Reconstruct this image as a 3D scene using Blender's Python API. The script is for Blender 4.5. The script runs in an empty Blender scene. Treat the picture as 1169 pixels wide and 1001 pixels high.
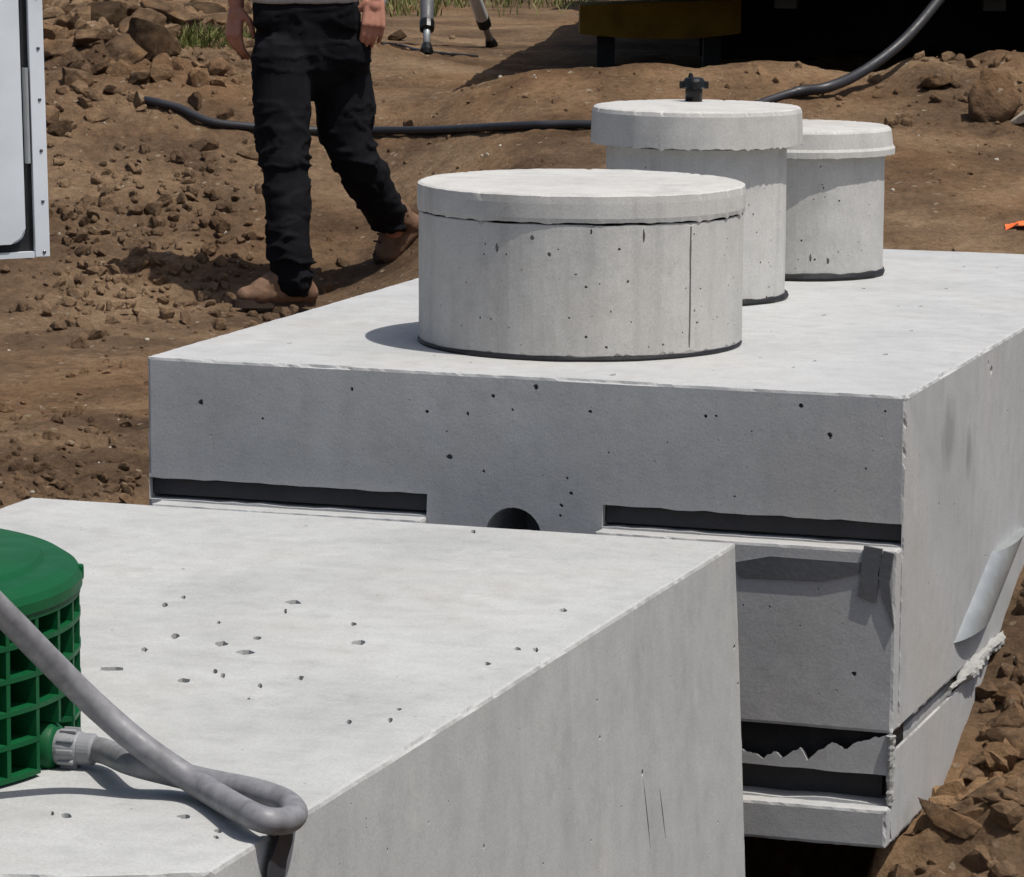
import bpy, bmesh, math, random
import numpy as np
from mathutils import Vector, Matrix, geometry

random.seed(7)
rng = np.random.default_rng(7)
scene = bpy.context.scene
R = math.radians

# ------------------------------------------------------------------ camera
FPX, IW, IH = 4378.2, 1169.0, 1001.0            # focal length in photo pixels
CAM = np.array([1.60038, -7.21858, 1.01850])
YAW, PITCH, ROLL = R(18.4237), R(8.5626), R(0.4287)
_f = np.array([-math.sin(YAW) * math.cos(PITCH), math.cos(YAW) * math.cos(PITCH), -math.sin(PITCH)])
_r = np.array([math.cos(YAW), math.sin(YAW), 0.0])
_u = np.cross(_r, _f)
CR = _r * math.cos(ROLL) + _u * math.sin(ROLL)
CU = -_r * math.sin(ROLL) + _u * math.cos(ROLL)
camd = bpy.data.cameras.new('camera')
camd.sensor_width = 36.0
camd.lens = FPX / IW * 36.0
camd.clip_start, camd.clip_end = 0.1, 600
cam = bpy.data.objects.new('camera', camd)
scene.collection.objects.link(cam)
m = Matrix.Identity(4)
for i in range(3):
    m[i][0], m[i][1], m[i][2], m[i][3] = CR[i], CU[i], -_f[i], CAM[i]
cam.matrix_world = m
scene.camera = cam

# ------------------------------------------------------------------ sky, sun, exposure
SUN_EL, SUN_AZ = R(67.5), R(-17)                   # azimuth from +X, towards -Y when negative
world = bpy.data.worlds.new('World')
scene.world = world
world.use_nodes = True
wn = world.node_tree
sky = wn.nodes.new('ShaderNodeTexSky')
sky.sky_type = 'NISHITA'
sky.sun_disc = False
sky.dust_density = 3.0
sky.ozone_density = 0.7
sky.sun_elevation = SUN_EL
sky.sun_rotation = math.pi / 2 - SUN_AZ
wn.nodes['Background'].inputs['Strength'].default_value = 0.085
wn.links.new(sky.outputs[0], wn.nodes['Background'].inputs['Color'])
sund = bpy.data.lights.new('sun', 'SUN')
sund.energy = 3.7
sund.angle = R(0.53)
sund.color = (1.0, 0.955, 0.89)
sun = bpy.data.objects.new('sun', sund)
scene.collection.objects.link(sun)
sd = Vector((math.cos(SUN_EL) * math.cos(SUN_AZ), math.cos(SUN_EL) * math.sin(SUN_AZ), math.sin(SUN_EL)))
sun.rotation_euler = sd.to_track_quat('Z', 'Y').to_euler()
sun.location = (0, 0, 12)
scene.view_settings.view_transform = 'Standard'
scene.view_settings.look = 'None'
scene.view_settings.gamma = 1.0
scene.view_settings.use_curve_mapping = False
scene.view_settings.exposure = 0.12

# ------------------------------------------------------------------ helpers
def ray(px, py):
    return _f + CR * (px - IW / 2) / FPX - CU * (py - IH / 2) / FPX
def at_z(px, py, z):
    d = ray(px, py); return CAM + d * ((z - CAM[2]) / d[2])
def at_y(px, py, y):
    d = ray(px, py); return CAM + d * ((y - CAM[1]) / d[1])
def at_x(px, py, x):
    d = ray(px, py); return CAM + d * ((x - CAM[0]) / d[0])
def proj(P):
    d = np.asarray(P, float) - CAM; k = d @ _f
    return IW / 2 + FPX * (d @ CR) / k, IH / 2 - FPX * (d @ CU) / k
FH = np.array([-math.sin(YAW), math.cos(YAW)])   # view direction on the ground
RH = np.array([math.cos(YAW), math.sin(YAW)])
def at_t(px, py, t):                             # at t metres along the view
    d = ray(px, py); return CAM + d * (t / (d[0] * FH[0] + d[1] * FH[1]))
def xy(s, t):
    return CAM[:2] + RH * s + FH * t
def st(x, y):
    dx, dy = x - CAM[0], y - CAM[1]
    return dx * RH[0] + dy * RH[1], dx * FH[0] + dy * FH[1]

def _hash(ix, iy, iz, seed):
    h = (ix.astype(np.int64) * 374761393 + iy.astype(np.int64) * 668265263 + iz.astype(np.int64) * 2147483647 + seed * 974711) & 0xFFFFFFFF
    h = ((h ^ (h >> 13)) * 1274126177) & 0xFFFFFFFF
    h = ((h ^ (h >> 16)) * 2246822519) & 0xFFFFFFFF
    return ((h ^ (h >> 15)) & 0xFFFFFF) / float(0xFFFFFF)
def noise3(P, scale=1.0, seed=0):
    """value noise in -1..1 for an (n,3) array"""
    P = np.atleast_2d(np.asarray(P, float)) * scale
    I = np.floor(P); F = P - I; F = F * F * F * (F * (F * 6 - 15) + 10)
    I = I.astype(np.int64); out = 0
    for a in (0, 1):
        for b in (0, 1):
            for c in (0, 1):
                w = (F[:, 0] if a else 1 - F[:, 0]) * (F[:, 1] if b else 1 - F[:, 1]) * (F[:, 2] if c else 1 - F[:, 2])
                out = out + w * _hash(I[:, 0] + a, I[:, 1] + b, I[:, 2] + c, seed)
    return out * 2 - 1
def fbm(P, scale=1.0, octv=4, seed=0, gain=0.5):
    s = 0; a = 1; n = 0
    for o in range(octv):
        s = s + a * noise3(P, scale * 2 ** o, seed + o * 17); n += a; a *= gain
    return s / n
def worley2(x, y, scale, seed):
    """distance to the nearest feature point and a random value of its cell"""
    x = x * scale; y = y * scale; ix = np.floor(x).astype(np.int64); iy = np.floor(y).astype(np.int64)
    best = np.full(len(x), 9.0); val = np.zeros(len(x)); z0 = np.zeros(len(x), np.int64)
    for a in (-1, 0, 1):
        for b in (-1, 0, 1):
            cx, cy = ix + a, iy + b
            d = np.hypot(cx + _hash(cx, cy, z0, seed) - x, cy + _hash(cx, cy, z0 + 7, seed) - y)
            v = _hash(cx, cy, z0 + 13, seed); m_ = d < best
            best = np.where(m_, d, best); val = np.where(m_, v, val)
    return best, val
def sstep(a, b, v):
    t = np.clip((v - a) / (b - a), 0, 1); return t * t * (3 - 2 * t)

def new_obj(name, verts, faces, mat=None, parent=None, smooth=False):
    me = bpy.data.meshes.new(name)
    if isinstance(verts, np.ndarray): verts = verts.tolist()
    if isinstance(faces, np.ndarray): faces = faces.tolist()
    me.from_pydata(verts, [], faces)
    me.update()
    if smooth:
        me.polygons.foreach_set('use_smooth', [True] * len(me.polygons))
    if mat: me.materials.append(mat)
    return link(name, me, parent)
def link(name, me, parent=None):
    o = bpy.data.objects.new(name, me)
    scene.collection.objects.link(o)
    if parent is not None:
        o.parent = parent
        b = Vector((0, 0, 0)); p = parent
        while p is not None:
            b += p.location; p = p.parent
        o.location = -b                       # meshes are written in world coordinates
    return o
def bm_obj(name, bm, mat=None, parent=None, smooth=False, recalc=True):
    if recalc: bmesh.ops.recalc_face_normals(bm, faces=bm.faces)
    me = bpy.data.meshes.new(name)
    bm.to_mesh(me); bm.free()
    if smooth:
        me.polygons.foreach_set('use_smooth', [True] * len(me.polygons))
    if mat: me.materials.append(mat)
    return link(name, me, parent)
def tag(o, label, cat, group=None, kind=None):
    o['label'] = label
    if cat: o['category'] = cat
    if group: o['group'] = group
    if kind: o['kind'] = kind
    return o
def empty(name, loc, label, cat, group=None):
    o = bpy.data.objects.new(name, None)
    scene.collection.objects.link(o)
    o.empty_display_size = 0.1
    o.location = Vector([float(v) for v in loc])
    return tag(o, label, cat, group)
def bx(bm, c, size, axes=None, bevel=0.0):
    """box at c with half-free axes (three unit vectors)"""
    ax = axes or (Vector((1, 0, 0)), Vector((0, 1, 0)), Vector((0, 0, 1)))
    M = Matrix.Identity(4)
    for i in range(3):
        for j in range(3): M[j][i] = ax[i][j] * size[i]
        M[i][3] = c[i]
    g = bmesh.ops.create_cube(bm, size=1.0, matrix=M)
    if bevel:
        es = list({e for v in g['verts'] for e in v.link_edges})
        bmesh.ops.bevel(bm, geom=es, offset=bevel, segments=2, affect='EDGES', profile=0.6)
def frames(pts):
    pts = [Vector(p) for p in pts]; n = len(pts); out = []
    prev = None
    for i in range(n):
        t = (pts[min(i + 1, n - 1)] - pts[max(i - 1, 0)]).normalized()
        if prev is None:
            a = Vector((0, 0, 1)) if abs(t.z) < 0.9 else Vector((1, 0, 0))
            u = t.cross(a).normalized()
        else:
            u = (prev - t * prev.dot(t)).normalized()
        prev = u; out.append((pts[i], u, t.cross(u)))
    return out
def tube(bm, pts, rad, seg=12, caps=True, wob=None):
    fr = frames(pts); rings = []
    for i, (p, u, v) in enumerate(fr):
        r = rad[i] if hasattr(rad, '__len__') else rad
        ring = []
        for k in range(seg):
            a = 2 * math.pi * k / seg
            rr = r * (1 + (wob(i, k) if wob else 0))
            ring.append(bm.verts.new(p + (u * math.cos(a) + v * math.sin(a)) * rr))
        rings.append(ring)
    for i in range(len(rings) - 1):
        for k in range(seg):
            bm.faces.new((rings[i][k], rings[i][(k + 1) % seg], rings[i + 1][(k + 1) % seg], rings[i + 1][k]))
    if caps:
        bm.faces.new(rings[0][::-1]); bm.faces.new(rings[-1])
def spline(pts, n):
    """Catmull-Rom through pts"""
    P = [np.array(p, float) for p in pts]; P = [2 * P[0] - P[1]] + P + [2 * P[-1] - P[-2]]
    out = []
    segs = len(P) - 3
    for i in range(segs):
        k = n // segs
        for j in range(k + (1 if i == segs - 1 else 0)):
            t = j / k; a, b, c, d = P[i:i + 4]
            out.append(0.5 * (2 * b + (c - a) * t + (2 * a - 5 * b + 4 * c - d) * t * t + (3 * b - 3 * c + d - a) * t ** 3))
    return out
def lathe(bm, c, prof, seg=96, fn=None, close_top=True, close_bot=True):
    """prof: list of (r, z) from the top axis outwards and down; fn(angle, i, r, z) -> (r, z)"""
    rings = []
    for i, (r, z) in enumerate(prof):
        ring = []
        for k in range(seg):
            a = 2 * math.pi * k / seg
            rr, zz = fn(a, i, r, z) if fn else (r, z)
            ring.append(bm.verts.new((c[0] + rr * math.cos(a), c[1] + rr * math.sin(a), c[2] + zz)))
        rings.append(ring)
    for i in range(len(rings) - 1):
        for k in range(seg):
            bm.faces.new((rings[i][k], rings[i + 1][k], rings[i + 1][(k + 1) % seg], rings[i][(k + 1) % seg]))
    if close_top: bm.faces.new(rings[0])
    if close_bot: bm.faces.new(rings[-1][::-1])

def in_poly(P, poly):
    poly = np.asarray(poly); x, y = P[:, 0], P[:, 1]; c = np.zeros(len(P), bool)
    lo, hi = poly.min(0), poly.max(0)
    m_ = (x >= lo[0]) & (x <= hi[0]) & (y >= lo[1]) & (y <= hi[1])
    if not m_.any(): return c
    xs, ys = x[m_], y[m_]; r = np.zeros(len(xs), bool); j = len(poly) - 1
    for i in range(len(poly)):
        xi, yi = poly[i]; xj, yj = poly[j]
        k = ((yi > ys) != (yj > ys))
        r ^= k & (xs < (xj - xi) * (ys - yi) / (yj - yi + 1e-18) + xi)
        j = i
    c[m_] = r
    return c
def dense(poly, step):
    out = []
    for i in range(len(poly)):
        a, b = np.array(poly[i], float), np.array(poly[(i + 1) % len(poly)], float)
        n = max(1, int(round(np.linalg.norm(b - a) / step)))
        out += [a + (b - a) * j / n for j in range(n)]
    return out
def sheet(outline, holes, grid, mp, step=0.011, inset=0.007):
    """flat (u,v) outline with real recesses, triangulated; mp(u, v, depth) -> arrays of xyz.
    holes: list of (polygon, depth, floor_polygon or None)"""
    out = dense(outline, step)
    V = [tuple(p) for p in out]; E = [(i, (i + 1) % len(V)) for i in range(len(V))]
    hidx = []
    for poly, dep, floor in holes:
        b = len(V); V += [tuple(p) for p in poly]; n = len(poly)
        E += [(b + i, b + (i + 1) % n) for i in range(n)]; hidx.append((b, n))
    op = np.array(out); lo, hi = op.min(0), op.max(0)
    gx = np.arange(lo[0] + grid / 2, hi[0], grid); gy = np.arange(lo[1] + grid / 2, hi[1], grid)
    G = np.stack(np.meshgrid(gx, gy), -1).reshape(-1, 2) + rng.uniform(-.2, .2, (len(gx) * len(gy), 2)) * grid
    cen = op.mean(0)
    ins = []
    n = len(op)
    for i in range(n):                                        # ring just inside the outline
        tdir = op[(i + 1) % n] - op[i - 1]; nrm = np.array([-tdir[1], tdir[0]]); L = np.linalg.norm(nrm)
        if L > 0: ins.append(op[i] + nrm / L * inset)
    ins = np.array(ins)
    sgn = np.sum(op[:, 0] * np.roll(op[:, 1], -1) - np.roll(op[:, 0], -1) * op[:, 1])
    if sgn < 0: ins = 2 * op[:len(ins)] - ins
    G = G[in_poly(G, op)]
    d = np.min(np.abs(G[:, None, :] - op[None, ::2, :]).max(-1), 1) if len(G) * len(op) < 3e7 else np.ones(len(G))
    G = np.concatenate([G[d > inset * 1.6], ins[in_poly(ins, op)]])
    keep = np.ones(len(G), bool)
    for poly, dep, floor in holes:
        q = np.array(poly); c = q.mean(0); keep &= ~in_poly(G, (q - c) * 1.06 + c)
    V += [tuple(p) for p in G[keep]]
    res = geometry.delaunay_2d_cdt([Vector(p) for p in V], E, [], 0, 1e-7)
    P = np.array([tuple(v) for v in res[0]]); T = np.array(res[2])
    C = P[T].mean(1); ok = in_poly(C, op)
    for poly, dep, floor in holes: ok &= ~in_poly(C, poly)
    T = T[ok]
    a, b, c = P[T[:, 0]], P[T[:, 1]], P[T[:, 2]]
    fl = ((b - a)[:, 0] * (c - a)[:, 1] - (b - a)[:, 1] * (c - a)[:, 0]) < 0
    T[fl] = T[fl][:, ::-1]
    verts = [mp(P[:, 0], P[:, 1], np.zeros(len(P)))]; faces = T.tolist(); n0 = len(P)
    for poly, dep, floor in holes:                            # walls and floor of each recess
        q = np.array(poly); k = len(q)
        fq = np.array(floor) if floor is not None else (q - q.mean(0)) * 0.93 + q.mean(0)
        verts.append(mp(q[:, 0], q[:, 1], np.zeros(k))); verts.append(mp(fq[:, 0], fq[:, 1], np.full(k, dep)))
        ccw = np.sum(q[:, 0] * np.roll(q[:, 1], -1) - np.roll(q[:, 0], -1) * q[:, 1]) > 0
        for i in range(k):
            j = (i + 1) % k; f = (n0 + i, n0 + j, n0 + k + j, n0 + k + i)
            faces.append(f if not ccw else f[::-1][::-1])
        faces.append([n0 + k + i for i in (range(k) if ccw else range(k - 1, -1, -1))])
        n0 += 2 * k
    return np.concatenate(verts), faces
def blob(c, rx, ry=None, n=9, rough=.35):
    ry = ry or rx; ph = random.random() * 6.28
    return [(c[0] + rx * (1 + random.uniform(-rough, rough)) * math.cos(2 * math.pi * i / n + ph),
             c[1] + ry * (1 + random.uniform(-rough, rough)) * math.sin(2 * math.pi * i / n + ph)) for i in range(n)]
class Acc:
    def __init__(s): s.v = []; s.f = []; s.n = 0
    def add(s, v, f):
        s.v.append(np.asarray(v, float)); s.f += [[i + s.n for i in q] for q in f]; s.n += len(v)
    def obj(s, name, mat, parent=None, smooth=False):
        V = np.concatenate(s.v)
        o = new_obj(name, V, s.f, mat, parent, smooth)
        return o

# ------------------------------------------------------------------ materials
def mat_new(name, rough=0.85, spec=0.3):
    mt = bpy.data.materials.new(name); mt.use_nodes = True
    nt = mt.node_tree; b = nt.nodes['Principled BSDF']
    b.inputs['Roughness'].default_value = rough
    b.inputs['Specular IOR Level'].default_value = spec
    return mt, nt, b
def N(nt, typ, **kw):
    n = nt.nodes.new(typ)
    for k, v in kw.items():
        if k in n.inputs: n.inputs[k].default_value = v
        else: setattr(n, k, v)
    return n
def coords(nt, scale=(1, 1, 1)):
    tc = N(nt, 'ShaderNodeTexCoord'); mp = N(nt, 'ShaderNodeMapping')
    mp.inputs['Scale'].default_value = scale
    nt.links.new(tc.outputs['Object'], mp.inputs['Vector'])
    return mp.outputs['Vector']
def ramp(nt, fac, stops):
    r = N(nt, 'ShaderNodeValToRGB'); e = r.color_ramp.elements
    while len(e) < len(stops): e.new(0.5)
    for i, (p, c) in enumerate(stops):
        e[i].position = p; e[i].color = (c[0], c[1], c[2], 1) if hasattr(c, '__len__') else (c, c, c, 1)
    nt.links.new(fac, r.inputs['Fac'])
    return r.outputs['Color']
def mixc(nt, a, b, fac, mode='MIX'):
    x = N(nt, 'ShaderNodeMix', data_type='RGBA', blend_type=mode)
    for sock, val in ((x.inputs[6], a), (x.inputs[7], b), (x.inputs[0], fac)):
        if hasattr(val, 'links') or isinstance(val, bpy.types.NodeSocket): nt.links.new(val, sock)
        elif hasattr(val, '__len__'): sock.default_value = (*val[:3], 1)
        else: sock.default_value = val
    return x.outputs[2]
def noise_n(nt, vec, scale, detail=4, rough=.55):
    n = N(nt, 'ShaderNodeTexNoise'); n.inputs['Scale'].default_value = scale
    n.inputs['Detail'].default_value = detail; n.inputs['Roughness'].default_value = rough
    nt.links.new(vec, n.inputs['Vector']); return n.outputs['Fac']
def bump(nt, b, height, strength, dist, prev=None):
    n = N(nt, 'ShaderNodeBump'); n.inputs['Strength'].default_value = strength; n.inputs['Distance'].default_value = dist
    nt.links.new(height, n.inputs['Height'])
    if prev is not None: nt.links.new(prev, n.inputs['Normal'])
    nt.links.new(n.outputs[0], b.inputs['Normal']); return n.outputs[0]
def concrete(name, base, streak=0.5, pores=1.0, dirt=(.30, .25, .19), smudge=()):
    mt, nt, b = mat_new(name, 0.9, 0.25)
    v = coords(nt)
    dark = tuple(c * .86 for c in base); lite = tuple(min(1, c * 1.10) for c in base)
    col = ramp(nt, noise_n(nt, v, 2.3, 6, .6), [(.30, dark), (.52, base), (.74, lite)])
    mott = ramp(nt, noise_n(nt, v, 17, 5, .65), [(.3, .88), (.5, 1.0), (.7, 1.06)])
    col = mixc(nt, col, mott, 0.75, 'MULTIPLY')
    sv = coords(nt, (14, 14, 1.1))
    st_ = ramp(nt, noise_n(nt, sv, 1.0, 4, .6), [(.52, 1.0), (.74, .60)])
    col = mixc(nt, col, st_, streak, 'MULTIPLY')
    dv = ramp(nt, noise_n(nt, v, 1.1, 7, .68), [(.50, 0.0), (.74, 1.0)])
    dm = N(nt, 'ShaderNodeMath', operation='MULTIPLY'); nt.links.new(dv, dm.inputs[0]); dm.inputs[1].default_value = .42
    col = mixc(nt, col, dirt, dm.outputs[0])
    tw = ramp(nt, noise_n(nt, coords(nt, (5, 34, 8)), 1.0, 5, .6), [(.3, .90), (.5, 1.0), (.72, 1.07)])    # trowel and form marks
    col = mixc(nt, col, tw, .22, 'MULTIPLY')
    ef = ramp(nt, noise_n(nt, v, 6, 8, .72), [(.60, 0.0), (.72, 1.0)])
    em = N(nt, 'ShaderNodeMath', operation='MULTIPLY'); nt.links.new(ef, em.inputs[0]); em.inputs[1].default_value = .30
    col = mixc(nt, col, (.62, .62, .60), em.outputs[0])                                                   # pale laitance
    for sc_, lo_, amt in ((120, .10, .55), (240, .12, .40)):      # pinholes and dark specks
        v2 = N(nt, 'ShaderNodeTexVoronoi'); v2.inputs['Scale'].default_value = sc_; nt.links.new(v, v2.inputs['Vector'])
        sp_ = N(nt, 'ShaderNodeMath', operation='ADD'); nt.links.new(v2.outputs['Distance'], sp_.inputs[0])
        nt.links.new(ramp(nt, v2.outputs['Color'], [(.12, 0), (.2, 1)]), sp_.inputs[1])
        col = mixc(nt, col, ramp(nt, sp_.outputs[0], [(lo_, .5), (lo_ + .16, 1.0)]), amt, 'MULTIPLY')
    if smudge:                                                # handling smears with their own shape
        for (cx, cy, cz), sz in smudge:
            mpn = N(nt, 'ShaderNodeMapping'); mpn.inputs['Location'].default_value = (-cx / sz[0], -cy / sz[1], -cz / sz[2]); mpn.inputs['Scale'].default_value = (1 / sz[0], 1 / sz[1], 1 / sz[2])
            nt.links.new(v, mpn.inputs['Vector'])
            ln = N(nt, 'ShaderNodeVectorMath', operation='LENGTH'); nt.links.new(mpn.outputs[0], ln.inputs[0])
            ad = N(nt, 'ShaderNodeMath', operation='ADD'); nt.links.new(ln.outputs['Value'], ad.inputs[0]); nt.links.new(noise_n(nt, coords(nt, (9, 9, 2.5)), 1.6, 6, .65), ad.inputs[1])
            col = mixc(nt, col, ramp(nt, ad.outputs[0], [(.62, .62), (1.25, 1.0)]), .8, 'MULTIPLY')
    vo = N(nt, 'ShaderNodeTexVoronoi'); vo.inputs['Scale'].default_value = 46; nt.links.new(v, vo.inputs['Vector'])
    vm = N(nt, 'ShaderNodeMath', operation='ADD'); nt.links.new(vo.outputs['Distance'], vm.inputs[0])
    g = ramp(nt, noise_n(nt, v, 9, 3), [(.35, .35), (.65, 0)])
    nt.links.new(g, vm.inputs[1])
    pr = ramp(nt, vm.outputs[0], [(.05, .0), (.11, 1.0)])
    col = mixc(nt, col, ramp(nt, vm.outputs[0], [(.05, .55), (.13, 1.0)]), .7 * pores, 'MULTIPLY')
    grain = ramp(nt, noise_n(nt, v, 240, 2, .5), [(.25, .86), (.75, 1.12)])
    col = mixc(nt, col, grain, 0.8, 'MULTIPLY')
    nt.links.new(col, b.inputs['Base Color'])
    p = bump(nt, b, pr, .5 * pores, .003)
    p = bump(nt, b, noise_n(nt, v, 24, 6, .65), .12, .006, p)
    bump(nt, b, noise_n(nt, v, 170, 3, .6), .22, .0012, p)
    return mt
def soil(name, shift=1.0):
    mt, nt, b = mat_new(name, 0.95, 0.12)
    v = coords(nt)
    c0, c1, c2, c3 = [tuple(shift * x for x in c) for c in ((.098, .063, .039), (.190, .124, .075), (.284, .190, .114), (.40, .285, .178))]
    col = ramp(nt, noise_n(nt, v, 1.7, 8, .62), [(.30, c0), (.46, c1), (.60, c2), (.78, c3)])
    fine = ramp(nt, noise_n(nt, v, 30, 8, .75), [(.32, .55), (.5, 1.0), (.70, 1.35)])
    col = mixc(nt, col, fine, .85, 'MULTIPLY')
    red = ramp(nt, noise_n(nt, v, .9, 3, .5), [(.45, (1, 1, 1)), (.7, (1.10, .96, .80))])
    col = mixc(nt, col, red, .8, 'MULTIPLY')
    vo = N(nt, 'ShaderNodeTexVoronoi'); vo.inputs['Scale'].default_value = 70; nt.links.new(v, vo.inputs['Vector'])
    sel = ramp(nt, vo.outputs['Color'], [(.90, .0), (.93, 1.0)])
    col = mixc(nt, col, (.34 * shift, .27 * shift, .19 * shift), sel)
    nt.links.new(col, b.inputs['Base Color'])
    p = bump(nt, b, noise_n(nt, v, 16, 9, .75), .9, .045)
    p = bump(nt, b, noise_n(nt, v, 70, 6, .75), .9, .014, p)
    bump(nt, b, vo.outputs['Distance'], .35, .006, p)
    return mt
def plain(name, col, rough=.5, spec=.4, metal=0.0, var=.12, scale=8.0, bmp=.1, bscale=60):
    mt, nt, b = mat_new(name, rough, spec)
    b.inputs['Metallic'].default_value = metal
    v = coords(nt)
    c = ramp(nt, noise_n(nt, v, scale, 5, .6), [(.3, tuple(x * (1 - var) for x in col)), (.7, tuple(min(1, x * (1 + var)) for x in col))])
    nt.links.new(c, b.inputs['Base Color'])
    rr = ramp(nt, noise_n(nt, v, scale * 3, 4), [(.3, max(0, rough - .1)), (.7, min(1, rough + .12))])
    nt.links.new(rr, b.inputs['Roughness'])
    if bmp: bump(nt, b, noise_n(nt, v, bscale, 4, .6), bmp, .003)
    return mt

M = {}
M['tank'] = concrete('concrete_tank', (.43, .437, .437), .20, smudge=(((0, .42, -.13), (.2, .17, .16)), ((0, .62, -.20), (.2, .10, .12))))
M['riser'] = concrete('concrete_riser', (.495, .49, .47), .45)
M['front_tank'] = concrete('concrete_front_tank', (.415, .422, .416), .22)
M['grout'] = concrete('concrete_grout', (.36, .36, .345), .2)
M['soil'] = soil('soil', 1.02)
M['clod'] = soil('clod_soil', 1.15)
M['clod_dark'] = soil('clod_dark_soil', .62)
M['stone'] = plain('pale_stone', (.36, .32, .26), .9, .2, var=.3, scale=20, bmp=.5)
M['mastic'] = plain('black_mastic', (.012, .012, .014), .55, .4, bmp=.4)
M['notch_shade'] = plain('painted_notch_shade', (.045, .044, .047), .8, .25, bmp=.3)  # near-black colour painting the shade inside the tank notches
M['strip'] = plain('grey_sealant_shaded_leg', (.10, .103, .108), .5, .4, bmp=.3)
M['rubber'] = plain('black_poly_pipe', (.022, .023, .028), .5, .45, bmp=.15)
M['tyre'] = plain('tyre_rubber', (.012, .012, .013), .85, .2)
M['steel_dark'] = plain('dark_steel', (.018, .018, .021), .6, .4)
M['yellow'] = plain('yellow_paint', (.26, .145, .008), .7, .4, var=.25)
M['conduit'] = plain('grey_conduit', (.20, .20, .21), .48, .4, var=.28, scale=38)
M['fitting'] = plain('grey_fitting', (.27, .275, .29), .42, .5, var=.1)
M['white_panel'] = plain('white_panel_paint', (.66, .70, .74), .55, .4, var=.10, scale=4, bmp=.05)
M['alu'] = plain('aluminium', (.62, .63, .64), .45, .5, .35, var=.08)
M['rivet'] = plain('rivet_steel', (.12, .12, .13), .4, .5, .7)
M['galv'] = plain('galvanised', (.36, .38, .385), .42, .5, .45, var=.12, scale=12)
M['green'] = plain('green_plastic', (.003, .078, .024), .5, .22, var=.14, scale=6, bmp=.12, bscale=300)
M['black_plastic'] = plain('black_plastic', (.006, .006, .006), .35, .35, bmp=0)
M['jeans'] = plain('black_denim', (.008, .008, .010), .95, .1, var=.35, scale=12, bmp=.5, bscale=160)
M['shirt'] = plain('grey_shirt', (.45, .46, .48), .9, .2, var=.08, bmp=.3, bscale=200)
M['skin'] = plain('skin', (.43, .20, .14), .55, .35, var=.18, scale=25, bmp=.15, bscale=120)
M['hair'] = plain('brown_hair', (.03, .02, .013), .7, .3, var=.3, scale=60, bmp=.6)
M['boot'] = plain('tan_leather', (.165, .098, .062), .8, .25, var=.3, scale=22, bmp=.5, bscale=90)
M['sole'] = plain('boot_sole', (.05, .035, .027), .8, .2)
M['orange'] = plain('orange_plastic', (.85, .16, .035), .5, .4, var=.1)
M['eye'] = plain('eye', (.6, .58, .55), .2, .5, bmp=0)
M['glass'] = plain('dark_glass', (.02, .025, .03), .08, .6, bmp=0)
mt, nt, b = mat_new('grass', .7, .25)
gi = N(nt, 'ShaderNodeTexCoord'); gc = ramp(nt, noise_n(nt, gi.outputs['Object'], 9, 3), [(.3, (.07, .095, .022)), (.5, (.14, .15, .045)), (.68, (.30, .26, .12))])
nt.links.new(gc, b.inputs['Base Color']); M['grass'] = mt

# ------------------------------------------------------------------ ground
def ground_base(x, y):
    s, t = st(x, y)
    left = np.interp(t, [0, 5, 7.5, 8.4, 10, 12.3, 13.2, 13.6, 14.5, 15.4, 17, 20, 30, 60, 300],
                     [-.75, -.75, -.45, -.40, -.42, -.49, -.51, -.46, -.24, .03, .14, .15, .13, .10, -2.0])
    right = np.interp(t, [0, 5, 7.5, 9.5, 10.5, 11.5, 13.0, 14.2, 15.2, 16.0, 17, 20, 30, 60, 300],
                      [-.75, -.75, -.7, -.45, -.33, -.27, -.13, .03, .185, .09, .10, .12, .12, .10, -2.0])
    px = s / np.maximum(t, 1)
    w = sstep(-.045, .012, px)
    z = left * (1 - w) + right * w
    # spoil heap, upper left
    z = z + .22 * np.exp(-(((s + 1.75) / .75) ** 2 + ((t - 17.0) / 1.3) ** 2)) * (1 - w)
    # low mounds along the crest, right
    for ms, mt_, h, rs in ((1.98, 15.0, .10, .22), (1.62, 15.1, .07, .14), (1.05, 15.2, .05, .25), (.5, 15.2, .04, .3), (.05, 15.2, .03, .2)):
        z = z + h * np.exp(-(((s - ms) / rs) ** 2 + ((t - mt_) / .45) ** 2))
    return z
def bank(x, y):
    wall = np.interp(y, [-3, -.6, 0, .05, .42, .72, 1.26, 2.0, 3.2], [-1.9, -1.25, -.93, -.885, -.865, -.76, -.545, -.40, -.30])
    return wall + .16 * np.clip(x, 0, 1.2) - .02
def ground_h(x, y):
    x = np.asarray(x, float); y = np.asarray(y, float)
    z = ground_base(x, y)
    # bank on the right of the rear tank
    wb = sstep(-.35, 0, x) * (1 - sstep(1.4, 3.2, x)) * (1 - sstep(2.2, 4.0, y)) * sstep(-3.6, -2.6, y)
    z = z * (1 - wb) + bank(x, y) * wb
    # the excavation the tanks stand in
    pit = sstep(-2.05, -1.88, x) * (1 - sstep(-.12, .05, x)) * (1 - sstep(-.22, .0, y)) * sstep(-4.6, -3.4, y)
    pit2 = sstep(-1.62, -1.54, x) * (1 - sstep(-.13, -.04, x)) * sstep(-.2, -.1, y) * (1 - sstep(2.62, 2.72, y))
    zp2 = np.where(y < .75, -1.45, -.93)
    z = z * (1 - pit) + (-1.55) * pit
    z = z * (1 - pit2) + zp2 * pit2
    # narrow gap left open along the tank's left wall
    gap = np.exp(-((x + 1.62) / .07) ** 2) * sstep(-.3, .0, y) * (1 - sstep(.5, 1.2, y))
    return z - .22 * gap
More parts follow.
